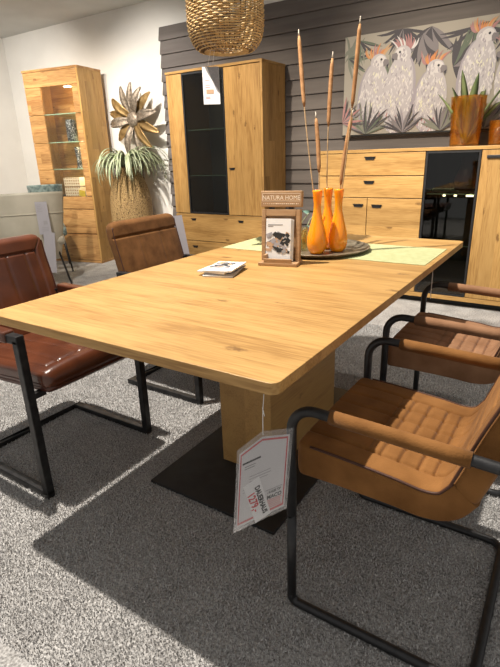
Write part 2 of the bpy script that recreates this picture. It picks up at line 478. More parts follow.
def frame_matrix(o, ex, ey):
    """Local axes ex (right), ey (up) at origin o -> 4x4."""
    ex = Vector(ex).normalized(); ez = ex.cross(Vector(ey)).normalized(); ey = ez.cross(ex)
    return Matrix(((ex.x, ey.x, ez.x, o[0]), (ex.y, ey.y, ez.y, o[1]), (ex.z, ey.z, ez.z, o[2]), (0, 0, 0, 1)))

def resample(pts, n):
    P = [np.array(p, float) for p in pts]
    # Catmull-Rom
    Q = [2 * P[0] - P[1]] + P + [2 * P[-1] - P[-2]]
    dense = []
    for i in range(1, len(Q) - 2):
        for k in range(20):
            t = k / 20
            a, b, c, d = Q[i - 1], Q[i], Q[i + 1], Q[i + 2]
            dense.append(0.5 * (2 * b + (c - a) * t + (2 * a - 5 * b + 4 * c - d) * t * t + (3 * b - a - 3 * c + d) * t ** 3))
    dense.append(P[-1]); D = np.array(dense)
    s = np.r_[0, np.cumsum(np.linalg.norm(np.diff(D, axis=0), axis=1))]
    u = np.linspace(0, s[-1], n)
    return np.stack([np.interp(u, s, D[:, k]) for k in range(2)], 1), u, s[-1]

def cushion(b, prof, width, thick, ns=60, nw=40, groove=None, round0=True, round1=True, re=0.03, rc=0.04, crown=0.006, sq=5.0):
    """Padded slab swept along a side profile (x, z); the top is on the left of the direction of travel. width/thick may be callables of u in 0..1."""
    P, u, Ltot = resample(prof, ns)
    T = np.gradient(P, axis=0); T /= np.linalg.norm(T, axis=1)[:, None]
    # cluster stations at rounded ends
    rows = []
    for i in range(ns):
        s = u[i]; f = s / Ltot
        w = width(f) if callable(width) else width
        th = thick(f) if callable(thick) else thick
        et = 1.0; wd = 0.0
        for on, d in ((round0, s), (round1, Ltot - s)):
            if on and d < re: et = min(et, math.sqrt(max(0.0, 1 - (1 - d / re) ** 2)))
            if on and d < rc: wd = max(wd, rc * (1 - math.sqrt(max(0.0, 1 - (1 - d / rc) ** 2))))
        et = max(et, 0.08)
        hw = w / 2 - wd
        n = np.array([T[i, 1], -T[i, 0]])
        ring = []
        for top in (1, -1):
            for j in range(nw + 1):
                q = -1 + 2 * j / nw
                # cosine-spread so that edges get more points
                q = math.sin(q * PI / 2)
                if top < 0: q = -q
                y = q * hw
                h = (1 - abs(q) ** (sq * 2)) ** (1 / sq) if abs(q) < 1 else 0
                off = th / 2 * et * h
                if top > 0:
                    off += crown * (1 - q * q) * et
                    if groove: off -= groove(s, y, Ltot) * et * min(1, h * 1.5)
                if top > 0 or 0 < j < nw:
                    ring.append((P[i, 0] + n[0] * off * top, y, P[i, 1] + n[1] * off * top))
        rows.append(ring)
    b.grid(rows, closed_u=True)
    return P, T

def gl(d, w=0.004, depth=0.005):
    return depth * math.exp(-(d / w) ** 2)

# ------------------------------------------------------------------ setting
X0, X1, Y0, Y1, H = -6.68, 2.6, -1.6, 4.45, 2.71
struct(B().box(X0 - .1, X1, Y0, Y1 + .1, -0.1, 0.0).build('floor', MT['carpet']))
struct(B().box(X0 - .1, X1, 2.9, Y1 + .1, H, H + 0.1).build('ceiling', MT['ceiling']))
struct(B().box(X0 - .1, X1, Y1, Y1 + .1, 0, H).build('wall_back', MT['plaster']))
struct(B().box(X0 - .1, X0, Y0, Y1, 0, H).build('wall_left', MT['plaster']))
# dark clapboard facing on the back wall
bb = B(); z = 0.012; row = 0.1285
while z + row <= 2.47:
    prof = [(4.449, z), (4.418, z), (4.418, z + 0.012), (4.440, z + row - 0.002), (4.449, z + row - 0.002)]
    dx = random.uniform(-0.006, 0.006)
    t = bmesh.new()
    A = [t.verts.new((-3.955 + dx, y, zz)) for y, zz in prof]; D = [t.verts.new((X1, y, zz)) for y, zz in prof]
    for j in range(5): t.faces.new((A[j], A[(j + 1) % 5], D[(j + 1) % 5], D[j]))
    t.faces.new(A[::-1]); t.faces.new(D)
    bmesh.ops.recalc_face_normals(t, faces=t.faces[:]); bb._merge(t)
    z += row
struct(bb.build('wall_boards', MT['plank']))

# carpet pile: short leaning tufts over the floor
rng = np.random.default_rng(5)
sp_ = 0.0052
gx, gy = np.meshgrid(np.arange(-2.6, 0.45, sp_), np.arange(0.42, 3.3, sp_))
n_ = gx.size
px = gx.ravel() + rng.uniform(-.5, .5, n_) * sp_; py = gy.ravel() + rng.uniform(-.5, .5, n_) * sp_
az = rng.uniform(0, 2 * PI, n_); hh = rng.uniform(0.004, 0.0095, n_); ww = rng.uniform(0.0012, 0.0021, n_); ln_ = rng.uniform(0.0, 0.007, n_)
dxx, dyy = np.cos(az), np.sin(az); la = rng.uniform(0, 2 * PI, n_)
co = np.zeros((n_, 4, 3), np.float32)
co[:, 0] = np.stack([px - dxx * ww, py - dyy * ww, np.full(n_, -0.001)], 1)
co[:, 1] = np.stack([px + dxx * ww, py + dyy * ww, np.full(n_, -0.001)], 1)
tx_, ty_ = px + np.cos(la) * ln_, py + np.sin(la) * ln_
co[:, 2] = np.stack([tx_ + dxx * ww * .8, ty_ + dyy * ww * .8, hh], 1)
co[:, 3] = np.stack([tx_ - dxx * ww * .8, ty_ - dyy * ww * .8, hh], 1)
me = bpy.data.meshes.new('carpet_pile')
me.vertices.add(n_ * 4); me.vertices.foreach_set('co', co.ravel())
me.loops.add(n_ * 4); me.loops.foreach_set('vertex_index', np.arange(n_ * 4, dtype=np.int32))
me.polygons.add(n_); me.polygons.foreach_set('loop_start', np.arange(0, n_ * 4, 4, dtype=np.int32))
me.update(calc_edges=True)
me.materials.append(MT['pile'])
o = bpy.data.objects.new('carpet_pile', me); C.objects.link(o)
o['kind'] = 'stuff'; o['label'] = 'short grey tufted carpet pile around the dining table'; o['category'] = 'carpet'

# ------------------------------------------------------------------ dining table
tb = thing('dining_table', 'long oak pedestal dining table with rounded corners on a black floor plate', 'table', (-0.94, 1.656, 0))
hx, hy = 0.501, 0.908
B().prism(rrect(-hx, hx, -hy, hy, 0.022), 0.733, 0.760, 0.0015).build('tabletop', MT['oak_top'], tb)
ub = B().box(-hx + 0.10, hx - 0.10, -hy + 0.14, hy - 0.14, 0.700, 0.733, 0.003)
ub.build('apron', MT['oak_ped'], tb)
B().box(-0.115, 0.115, -0.29, 0.29, 0.014, 0.700, 0.003).build('pedestal', MT['oak_ped'], tb)
B().box(-0.278, 0.272, -0.545, 0.545, 0.002, 0.014, 0.002).build('floor_plate', MT['anthracite'], tb)

# ------------------------------------------------------------------ chairs
def round_chair(label, loc, rz, suede, group=None):
    """Round-tube cantilever armchair, front towards local +x."""
    t = thing('cantilever_armchair', label, 'chair', loc, rz, group)
    hw, xf, xb, za, r = 0.262, 0.235, -0.232, 0.622, 0.0125
    for s in (-1, 1):
        arm = fillet([(xf, s * hw, 0.30), (xf, s * hw, za), (-0.12, s * hw, za - 0.012), (-0.31, s * hw, za - 0.02), (-0.31, s * (hw - 0.05), za - 0.02)], [0.062, 0.4, 0.03], 8)
        B().tube([(p.x, p.y, p.z) for p in arm], r, 14).build('arm_tube', MT['black'], t)
        B().tube([(xf, s * hw, 0.306), (xf, s * hw, 0.03)], r, 14).build('leg', MT['black'], t)
        wp = [(0.135, s * hw, za - 0.0035), (0.02, s * hw, za - 0.007), (-0.12, s * hw, za - 0.0125), (-0.165, s * hw, za - 0.014)]
        w = B(); w.tube(wp, 0.0172, 16)
        # the leather sleeve is sewn shut along its underside
        w.tube([(p[0], p[1], p[2] - 0.0175) for p in wp], 0.003, 6)
        w.build('armrest_wrap', suede, t)
    base = fillet([(xf, -hw, 0.04), (xf, -hw, r), (xb, -hw, r), (xb, hw, r), (xf, hw, r), (xf, hw, 0.04)], [0.02, 0.045, 0.045, 0.02], 8)
    B().tube([tuple(p) for p in base], r, 14).build('floor_frame', MT['black'], t)
    B().tube([(-0.31, -hw + 0.055, za - 0.02), (-0.31, hw - 0.055, za - 0.02)], r, 12).build('back_bar', MT['black'], t)
    def g_seat(s, y, Lt):
        d = 0.0
        a = abs(y)
        d += gl(a - 0.158, 0.005, 0.008)
        if a < 0.158:
            for k in (-0.095, -0.032, 0.032, 0.095): d += gl(y - k, 0.005, 0.007)
            if s > 0.16:
                for k, sk in enumerate((0.20, 0.245, 0.29, 0.335)): d += gl(s - sk, 0.005, 0.007)
            d += gl(s - 0.165, 0.0045, 0.005)
        return d
    prof = [(0.248, 0.452), (0.20, 0.452), (0.12, 0.450), (0.0, 0.444), (-0.075, 0.438), (-0.125, 0.452), (-0.158, 0.495)]
    b = B(); cushion(b, prof, 0.452, lambda f: 0.100 - 0.028 * f, 150, 130, g_seat, True, False, 0.016, 0.03, 0.004, 11.0)
    seat = b.build('seat', suede, t)
    def g_back(s, y, Lt):
        d = gl(abs(y) - 0.158, 0.005, 0.006)
        if abs(y) < 0.158:
            for k in (0.07, 0.13, 0.19, 0.25): d += gl(s - k, 0.0045, 0.004)
        return d
    profb = [(-0.155, 0.490), (-0.172, 0.54), (-0.205, 0.64), (-0.25, 0.76), (-0.285, 0.865)]
    b = B(); cushion(b, profb, 0.452, 0.072, 120, 120, g_back, False, True, 0.03, 0.05, 0.004)
    back = b.build('backrest', suede, t)
    for part, pr, th0, th1 in ((seat, prof, 0.100, 0.072), (back, profb, 0.072, 0.072)):
        P, u, Lt = resample(pr, 40); T = np.gradient(P, axis=0); T /= np.linalg.norm(T, axis=1)[:, None]
        for s in (-1, 1):
            p = B(); pts = []
            for i in range(40):
                th = th0 + (th1 - th0) * i / 39
                if part is seat and i < 4: continue
                if part is back and i > 36: continue
                n = (T[i, 1], -T[i, 0])
                pts.append((P[i, 0] + n[0] * th * 0.455, s * 0.2235, P[i, 1] + n[1] * th * 0.455))
            p.tube(pts, 0.0035, 6)
            p.build('piping', MT['piping'], part, 'dark piping along the side seam')
    return t

round_chair('cognac suede armchair with round black tube frame, beside the hanging price sheet',
            (-0.26, 1.178, 0), PI, MT['suede'])
round_chair('tan suede armchair with round black tube frame, next behind the cognac one',
            (-0.285, 1.955, 0), PI, MT['suede_pale'])

def square_chair(label, loc, rz, hide, edge, style):
    """Square-tube cantilever armchair, front towards local +x."""
    t = thing('cantilever_armchair', label, 'chair', loc, rz)
    hw, xf, xb, r, za = 0.26, 0.245, -0.24, 0.015, 0.628
    for s in (-1, 1):
        B().tube([(xf, s * hw, za), (xf, s * hw, r + 0.002)], r, square=True).build('leg', MT['iron'], t)
        B().tube([(xf + r, s * hw, za + 0.002), (-0.24, s * hw, za - 0.006)], r, square=True).build('arm_bar', MT['iron'], t)
        B().box(-0.22 if style == 'leather' else -0.08, xf - 0.045, s * hw - 0.022, s * hw + 0.022, za - 0.016, za + 0.025, 0.008, 3).build('armrest_pad', hide, t)
        B().tube([(-0.225, s * hw, za - 0.006), (-0.225, s * 0.20, za - 0.006)], 0.012, square=True).build('back_bracket', MT['iron'], t)
    B().tube([(xf + r, -hw, r), (xb, -hw, r), (xb, hw, r), (xf + r, hw, r)], r, square=True).build('floor_frame', MT['iron'], t)
    for s in (-1, 1):
        B().tube([(xf, s * hw, 0.415), (xf, s * 0.20, 0.415)], 0.011, square=True).build('seat_bracket', MT['iron'], t)
    def g_seat(s, y, Lt):
        d = 0
        if style == 'leather':
            if s > 0.062 and abs(y) < 0.18:
                for k in (-0.135, -0.045, 0.045, 0.135): d += gl(y - k - 0.02 * math.sin(s * 5), 0.006, 0.006)
            if abs(y) < 0.186: d += gl(s - 0.062, 0.005, 0.007)
            if s > 0.062: d += gl(abs(y) - 0.186, 0.005, 0.007)
        return d
    prof = [(0.315, 0.475), (0.27, 0.472), (0.10, 0.460), (-0.08, 0.447), (-0.24, 0.440)]
    b = B(); cushion(b, prof, 0.455, 0.070, 150, 130, g_seat, True, True, 0.03, 0.035, 0.010)
    seat = b.build('seat', hide, t)
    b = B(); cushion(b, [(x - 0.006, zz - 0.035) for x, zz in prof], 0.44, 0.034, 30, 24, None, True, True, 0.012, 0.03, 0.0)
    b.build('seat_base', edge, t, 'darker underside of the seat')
    def g_back(s, y, Lt):
        d = 0
        if style == 'leather':
            if s < Lt - 0.075 and abs(y) < 0.19:
                for k in (-0.135, -0.045, 0.045, 0.135): d += gl(y - k, 0.005, 0.005)
            if abs(y) < 0.19: d += gl(s - (Lt - 0.075), 0.005, 0.008)
            if s < Lt - 0.07: d += gl(abs(y) - 0.19, 0.005, 0.008)
            if s > Lt - 0.075: d += gl((Lt - s) - (0.245 - abs(y)) * 1.3, 0.004, 0.005) if abs(y) > 0.17 else 0
        else:
            d += gl(s - (Lt - 0.085), 0.006, 0.008)
            if s < Lt - 0.085:
                for k in (-0.08, 0.08): d += gl(y - k, 0.006, 0.003)
        return d
    profb = [(-0.20, 0.455), (-0.222, 0.54), (-0.25, 0.66), (-0.285, 0.79), (-0.302, 0.880)]
    b = B(); cushion(b, profb, lambda f: 0.475 + 0.012 * f, 0.062, 130, 130, g_back, True, True, 0.028, 0.045, 0.010)
    back = b.build('backrest', hide, t)
    for part, pr in ((seat, prof), (back, profb)):
        P, u, Lt = resample(pr, 40); T = np.gradient(P, axis=0); T /= np.linalg.norm(T, axis=1)[:, None]
        p = B(); h = 0.2265 if part is seat else 0.240
        ring = []
        th = 0.075 if part is seat else 0.062
        for s in (-1, 1):
            idx = range(3, 37) if s < 0 else range(36, 2, -1)
            for i in idx:
                n = (T[i, 1], -T[i, 0])
                ring.append((P[i, 0] + n[0] * th * (-0.18 if part is seat else 0.40), s * (h - (0.003 if part is back else 0)), P[i, 1] + n[1] * th * (-0.18 if part is seat else 0.40)))
        p.tube(ring, 0.003, 6, closed=False)
        p.build('piping', edge, part, 'dark piping along the seam')
    return t

square_chair('red-brown leather armchair with square black steel frame, front left of the table', (-1.735, 1.114, 0), 0.0, MT['leather'], MT['leather_dark'], 'leather')
square_chair('brown suede armchair with square black frame, next behind the red-brown leather one', (-1.700, 1.975, 0), 0.0, MT['suede_dark'], MT['piping'], 'suede')

# ------------------------------------------------------------------ beige and teal chairs at the back left
def shell_chair(name, label, loc, rz, hide, w, zt, hem):
    """Upholstered shell chair on thin black legs, front towards local +x."""
    t = thing(name, label, 'chair', loc, rz)
    rows = []
    nz, na = 26, 34
    def back(f, a, off):
        # a in -1..1 around the back, f height 0..1
        z = hem + (zt - hem) * f
        th = a * 1.15
        half = w / 2 * (0.66 + 0.34 * f ** 0.7)
        x = -0.02 - (0.22 + 0.05 * f) * math.cos(th) ** 0.7 + off * math.cos(th)
        y = (half - off) * math.sin(th) / math.sin(1.15)
        z -= (1 - math.cos(a * 1.2)) * 0.015 * f
        return (x, y, z)
    ring = []
    for i in range(nz + 1):
        f = i / nz
        th = 0.05 * math.sqrt(max(0.02, 1 - max(0, (f - 0.9) / 0.1) ** 2))
        outer = [back(f, -1 + 2 * j / na, 0) for j in range(na + 1)]
        inner = [back(f, 1 - 2 * j / na, th) for j in range(na + 1)]
        rows.append(outer + inner)
    b = B(); b.grid(rows, closed_u=True)
    bk = b.build('backrest', hide, t)
    sm = B()
    pts = [back(0.70, -1 + 2 * j / na, -0.002) for j in range(na + 1)]
    sm.tube(pts, 0.006, 6)
    sm.build('seam', hide, bk)
    b = B(); cushion(b, [(0.29, 0.45), (0.1, 0.45), (-0.2, 0.44)], w * 0.86, 0.10, 30, 24, None, True, True, 0.05, 0.06)
    b.build('seat', hide, t)
    for sx, sy in ((-1, -1), (-1, 1), (1, -1), (1, 1)):
        B().tube([(sx * 0.15, sy * w * 0.30, 0.41), (sx * 0.24, sy * w * 0.42, 0.004)], 0.009, 8).build('leg', MT['black'], t)
    return t
# seen from behind, facing away from the table
bc = shell_chair('upholstered_chair', 'beige upholstered chair seen from behind with a long paper tag down its back', (-4.55, 2.97, 0), math.radians(146), MT['beige'], 0.70, 0.915, 0.26)
shell_chair('velvet_chair', 'marbled teal velvet chair whose top shows above the beige chair', (-4.97, 3.50, 0), math.radians(146), MT['teal'], 0.36, 0.955, 0.50)

def lines(b, M, x0, x1, ys, h, mi, jag=0.3):
    b.mi = mi
    for y in ys:
        xe = x1 - random.random() * jag * (x1 - x0)
        b.quad(M @ Vector((x0, y, 0)), M @ Vector((xe, y, 0)), M @ Vector((xe, y + h, 0)), M @ Vector((x0, y + h, 0)))

# paper tag hanging down the back of the beige chair
Mt = frame_matrix((-4.245, 2.857, 0.53), (0.56, 0.83, 0), (-0.10, 0.07, 1.0))
tg = thing('price_tag', 'long white paper price tag hanging down the back of the beige chair', 'price tag', (0, 0, 0))
b = B(); b.box(0, 0.105, 0, 0.30, 0, 0.001, M=Mt); b.box(0.03, 0.13, -0.36, 0.02, 0.0012, 0.002, M=Mt @ Matrix.Rotation(-0.10, 4, 'Z')); b.build('paper', MT['paper_grey'], tg)
b = B(); Mp = Mt @ Matrix.Translation((0, 0, 0.003))
lines(b, Mp, 0.012, 0.06, [0.27, 0.255, 0.24, 0.225, 0.21], 0.004, 0)
lines(b, Mp, 0.03, 0.09, [0.06, 0.045, 0.03], 0.004, 0)
b.mi = 0; b.quad(*[Mp @ Vector(p) for p in ((0.05, 0.09, 0), (0.085, 0.09, 0), (0.085, 0.125, 0), (0.05, 0.125, 0))])
b.build('print', MT['ink_grey'], tg)

# tag behind the brown suede chair
Mt = frame_matrix((-1.965, 2.225, 0.46), (0.25, 0.97, 0), (-0.23, 0.02, 1.0))
B().box(-0.10, 0.10, 0, 0.40, 0, 0.0015, M=Mt).build('tag_sheet', MT['paper_grey'])
tag(bpy.data.objects['tag_sheet'], 'pale grey tag sheet sticking out behind the brown suede backrest', 'price tag'); bpy.data.objects['tag_sheet'].name = 'price_tag'

# ------------------------------------------------------------------ cabinets
def notch_handle(parent, x, y, z, w=0.062, h=0.020):
    b = B(); pts = [(-w / 2, h / 2), (w / 2, h / 2), (w / 2 - 0.010, -h / 2), (-w / 2 + 0.010, -h / 2)]
    M = Matrix.Translation((x, y, z)) @ Matrix.Rotation(PI / 2, 4, 'X')
    b.prism(pts, 0.0, 0.006, 0.0015, M)
    b.box(x - w / 2, x + w / 2, y - 0.014, y, z + h / 2 - 0.004, z + h / 2 + 0.001)
    return b.build('handle', MT['black'], parent)

def front(name, parent, x0, x1, z0, z1, y, mat, t=0.02, bv=0.002):
    return B().box(x0, x1, y, y + t, z0, z1, bv).build(name, mat, parent)

def glass_door(parent, x0, x1, z0, z1, y, fr=0.014, pane=None):
    b = B()
    b.box(x0, x0 + fr, y, y + 0.02, z0, z1); b.box(x1 - fr, x1, y, y + 0.02, z0, z1)
    b.box(x0 + fr, x1 - fr, y, y + 0.02, z0, z0 + fr); b.box(x0 + fr, x1 - fr, y, y + 0.02, z1 - fr, z1)
    d = b.build('glass_door', MT['black'], parent, 'black framed smoked glass door')
    B().box(x0 + fr - .002, x1 - fr + .002, y + 0.006, y + 0.011, z0 + fr - .002, z1 - fr + .002).build('pane', pane or MT['smoke_glass'], d)
    return d

# --- tall highboard in front of the dark boards
hb = thing('highboard', 'tall oak highboard with black glass door standing against the dark board wall', 'cabinet', (-3.53, 4.0, 0))
W, D_, HH = 1.085, 0.405, 1.945
B().box(0.0, 0.022, 0.022, D_, 0.06, HH - 0.022).build('side_panel', MT['oak_side'], hb)
B().box(W - 0.022, W, 0.0, D_, 0.06, HH - 0.022, 0.001).build('side_panel', MT['oak_side'], hb)
B().box(-0.004, W + 0.004, -0.004, D_, HH - 0.022, HH, 0.002).build('top_board', MT['oak_x'], hb)
B().box(0.022, W - 0.022, D_ - 0.012, D_ - 0.002, 0.06, HH - 0.022).build('back_panel', MT['cabinet_dark'], hb)
B().box(0.022, W - 0.022, 0.03, D_ - 0.012, 0.06, 0.62).build('drawer_box', MT['shadow_black'], hb)
B().box(0.665, 0.68, 0.03, D_ - 0.012, 0.62, HH - 0.022).build('divider', MT['oak_z'], hb)
B().box(0.185, 0.20, 0.03, D_ - 0.012, 0.62, HH - 0.022).build('divider', MT['oak_z'], hb)
B().box(0.03, W - 0.03, 0.04, D_ - 0.02, 0.0, 0.06).build('plinth', MT['shadow_black'], hb)
front('front_panel', hb, 0.003, 0.190, 0.640, HH - 0.028, 0.0, MT['oak_z'])
glass_door(hb, 0.194, 0.678, 0.640, HH - 0.028, 0.0)
dr = front('door', hb, 0.682, W - 0.024, 0.640, HH - 0.028, 0.0, MT['oak_z'])
notch_handle(dr, 0.742, 0.0, 1.062)
for z0, z1, hz in ((0.364, 0.634, 0.578), (0.066, 0.358, 0.298)):
    d = front('drawer', hb, 0.003, W - 0.024, z0, z1, 0.0, MT['oak_x'])
    notch_handle(d, 0.235, 0.0, hz); notch_handle(d, 0.817, 0.0, hz)
for zs in (1.0, 1.42):
    sh = B().box(0.20, 0.665, 0.05, D_ - 0.015, zs, zs + 0.008).build('shelf', MT['shelf_glass'], hb)
    B().box(0.20, 0.665, 0.046, 0.0499, zs, zs + 0.008).build('shelf_edge', MT['shelf_edge'], sh)

# --- low sideboard to the right
sb = thing('sideboard', 'wide oak sideboard with drawers and black glass door below the cockatoo picture', 'cabinet', (-1.90, 4.0, 0))
W, HH = 1.82, 1.195
B().box(-0.004, W + 0.004, -0.006, D_, HH - 0.024, HH, 0.002).build('top_board', MT['oak_x'], sb)
B().box(0, 0.022, 0.022, D_, 0.085, HH - 0.024).build('side_panel', MT['oak_side'], sb)
B().box(W - 0.022, W, 0.022, D_, 0.085, HH - 0.024).build('side_panel', MT['oak_side'], sb)
B().box(0.0, W, -0.004, D_, 0.052, 0.085, 0.002).build('bottom_board', MT['oak_x'], sb)
B().box(0.022, W - 0.022, D_ - 0.012, D_ - 0.002, 0.085, HH - 0.024).build('back_panel', MT['cabinet_dark'], sb)
B().box(0.022, 0.865, 0.03, D_ - 0.012, 0.085, HH - 0.024).build('drawer_box', MT['shadow_black'], sb)
B().box(1.27, W - 0.022, 0.03, D_ - 0.012, 0.085, HH - 0.024).build('cupboard_box', MT['shadow_black'], sb)
B().box(0.04, W - 0.04, 0.06, D_ - 0.03, 0.0, 0.052).build('plinth', MT['shadow_black'], sb)
d = front('drawer', sb, 0.003, 0.876, 0.998, 1.167, 0.0, MT['oak_x']); notch_handle(d, 0.446, 0, 1.128, 0.088, 0.024)
d = front('drawer', sb, 0.003, 0.876, 0.828, 0.992, 0.0, MT['oak_x']); notch_handle(d, 0.448, 0, 0.945, 0.088, 0.024)
d = front('door', sb, 0.003, 0.437, 0.089, 0.822, 0.0, MT['oak_x']); notch_handle(d, 0.366, 0, 0.762, 0.088, 0.024)
d = front('door', sb, 0.442, 0.876, 0.089, 0.822, 0.0, MT['oak_x']); notch_handle(d, 0.522, 0, 0.760, 0.088, 0.024)
glass_door(sb, 0.881, 1.262, 0.089, 1.167, 0.0)
d = front('door', sb, 1.267, W - 0.003, 0.089, 1.167, 0.0, MT['oak_z'])
B().box(1.302, 1.40, -0.014, 0.0, 1.112, 1.132, 0.002).build('handle', MT['black'], d)
for zs in (0.855, 0.47):
    sh = B().box(0.90, 1.25, 0.05, D_ - 0.015, zs, zs + 0.008).build('shelf', MT['shelf_glass'], sb)
    B().box(0.90, 1.25, 0.046, 0.0499, zs, zs + 0.008).build('shelf_edge', MT['shelf_edge'], sh)
    for k, xl in enumerate((1.02, 1.10, 1.185)):
        if zs > 0.5:
            B().box(xl, xl + (0.018 if k < 2 else 0.05), 0.040, 0.0459, zs - 0.012, zs).build('glowing_shelf_clip', MT['led'], sh)  # clips made to glow for the bright marks along the shelf
# things behind the sideboard glass
bv = B(); bv.lathe([(0, 0), (0.05, 0), (0.085, 0.03), (0.09, 0.10), (0.06, 0.17), (0.05, 0.22), (0.06, 0.26), (0.055, 0.26), (0.045, 0.22), (0.05, 0.17), (0.08, 0.1), (0.07, 0.03), (0, 0.01)], 24)
o = bv.build('vase', mottled('dark_brown_glaze', (0.12, 0.035, 0.015), (0.2, 0.06, 0.03), 10, 0.3)); o.location = (-0.755, 4.22, 0.863)
tag(o, 'dark brown bulbous vase behind the smoked glass of the sideboard', 'vase')

# --- wild oak display cabinet at the left, turned slightly
dc = thing('display_cabinet', 'tall knotty oak display cabinet with lit glass door in the left corner', 'cabinet', (-4.735, 3.962, 0), 0.19)
W, HH, D3 = 0.77, 2.14, 0.40
x0 = -W
ow = MT['oak_wild']; os_ = MT['oak_side']
B().box(x0, x0 + 0.022, 0.022, D3, 0.03, HH - 0.024).build('side_panel', os_, dc)
B().box(-0.022, 0, 0.0, D3, 0.03, HH - 0.024, 0.001).build('side_panel', os_, dc)
B().box(x0 - 0.004, 0.004, -0.006, D3, HH - 0.024, HH, 0.002).build('top_board', ow, dc)
B().box(x0 - 0.004, 0.004, -0.006, D3, 0.0, 0.03, 0.002).build('bottom_board', ow, dc)
B().box(x0 + 0.022, -0.022, D3 - 0.014, D3 - 0.002, 0.03, HH - 0.024).build('back_panel', ow, dc)
B().box(x0 + 0.022, -0.022, 0.03, D3 - 0.014, 0.03, 0.775).build('drawer_box', MT['shadow_black'], dc)
front('top_rail', dc, x0 + 0.003, -0.024, 1.962, HH - 0.027, 0.0, ow)
zs = (0.785, 1.085, 1.378, 1.675, 1.960)
for a, c in zip(zs[:-1], zs[1:]):
    front('front_panel', dc, x0 + 0.003, -0.545, a + 0.003, c - 0.002, 0.0, ow)
    front('front_panel', dc, -0.100, -0.024, a + 0.003, c - 0.002, 0.0, ow)
for a, c in ((0.640, 0.783), (0.350, 0.636), (0.033, 0.346)):
    front('drawer', dc, x0 + 0.003, -0.024, a + 0.002, c - 0.002, 0.0, ow)
gd = B().box(-0.543, -0.102, 0.006, 0.011, 0.788, 1.960).build('glass_door', MT['clear_glass'], dc)
B().box(x0 + 0.022, -0.022, 0.024, 0.030, 1.965, 2.0).build('light_rail', ow, dc)
for zz in zs[1:4]:
    sh = B().box(-0.60, -0.03, 0.036, D3 - 0.016, zz, zz + 0.008).build('shelf', MT['shelf_glass'], dc)
    B().box(-0.60, -0.03, 0.031, 0.0355, zz, zz + 0.008).build('shelf_edge', MT['shelf_edge'], sh)
    B().box(-0.125, -0.106, 0.040, 0.050, zz + 0.009, zz + 0.021).build('clip_light', MT['led'], sh)
B().box(-0.27, -0.20, 0.07, 0.12, 1.952, 1.960).build('light', MT['led'], dc)
for k, (zz, e) in enumerate(((2.04, 7), (1.36, 2.5), (1.07, 2.5))):
    d = bpy.data.lights.new('cabinet_light', 'POINT'); d.energy = e; d.color = (1, 0.80, 0.45); d.shadow_soft_size = 0.02
    o = bpy.data.objects.new('cabinet_light', d); C.objects.link(o); o.parent = dc; o.location = (-0.16, 0.14, zz - 0.02)
def in_dc(x, y, z):
    v = Matrix.Rotation(0.19, 4, 'Z') @ Vector((x, y, 0)); return (v.x - 4.735, v.y + 3.962, z)
o = B().lathe([(0, 0), (0.045, 0), (0.056, 0.012), (0.058, 0.12), (0.056, 0.225), (0.045, 0.238), (0.03, 0.238), (0.03, 0.20), (0, 0.19)], 28).build('vase', MT['vase_dark']); o.location = in_dc(-0.295, 0.13, 1.387)
tag(o, 'black and silver mottled cylinder vase on a glass shelf of the lit display cabinet', 'vase')
o = B().lathe([(0, 0), (0.04, 0), (0.03, 0.02), (0.025, 0.10), (0.036, 0.18), (0.036, 0.235), (0.03, 0.235), (0.03, 0.18), (0, 0.12)], 28).build('vase', MT['vase_dark']); o.location = in_dc(-0.270, 0.16, 1.094)
tag(o, 'slim dark silver vase on the glass shelf under the mottled cylinder vase', 'vase')
for zz, lb in ((0.778, 'lower'), (0.888, 'upper')):
    o = B().box(-0.12, 0.12, -0.06, 0.06, 0, 0.104, 0.004).build('gift_box', MT['lattice']); o.location = in_dc(-0.375, 0.16, zz); o.rotation_euler = (0, 0, 0.19)
    tag(o, lb + ' of the two cream lattice patterned boxes stacked in the display cabinet', 'box')
o = B().box(-0.045, 0.045, -0.004, 0.004, 0, 0.07, 0.001).build('gift_card', MT['yellow']); o.location = in_dc(-0.235, 0.085, 0.777); o.rotation_euler = (0.12, 0.2, 0.19)
tag(o, 'small bright yellow card leaning on the boxes in the display cabinet', 'card')

# ------------------------------------------------------------------ cockatoo picture
pc = thing('framed_picture', 'wide canvas picture of white cockatoos among palm leaves above the sideboard', 'picture', (-1.855, 4.38, 1.318))
PW, PH = 1.90, 0.757
B().box(0, PW, 0, 0.034, 0, PH, 0.002).build('canvas', plain('canvas_ground', (0.38, 0.35, 0.30), 0.8), pc)
B().box(-0.004, PW + 0.004, -0.004, 0.034, -0.012, -0.0005).build('bottom_strip', MT['shadow_black'], pc)  # thin near-black strip along the lower canvas edge
pm = [plain('paint_' + n, c, 0.75) for n, c in (('slate', (0.075, 0.07, 0.08)), ('green', (0.13, 0.16, 0.12)), ('lilac_grey', (0.50, 0.47, 0.49)), ('pale', (0.66, 0.63, 0.63)),
      ('cream', (0.72, 0.70, 0.55)), ('orange', (0.60, 0.25, 0.10)), ('pink', (0.42, 0.22, 0.22)), ('dark', (0.04, 0.04, 0.05)), ('grey', (0.22, 0.20, 0.21)), ('olive', (0.22, 0.23, 0.19)), ('shade', (0.36, 0.33, 0.37)), ('tan', (0.55, 0.34, 0.18)))]
SL, GR, LI, PA, CR, OR, PK, DK, GY, OL, SH, TN = range(12)
paint = B(); layer = [0.0004]
def poly(pts, mi):
    pts = [(min(max(x, 0.001), PW - 0.001), min(max(zz, 0.001), PH - 0.001)) for x, zz in pts]
    y = -layer[0]; layer[0] += 0.0000040
    paint.mi = mi
    q = [paint.bm.verts.new((x, y, zz)) for x, zz in pts]
    try:
        f = paint.bm.faces.new(q); f.material_index = mi
        f.normal_update()
        if f.normal.y > 0: f.normal_flip()
    except ValueError:
        pass
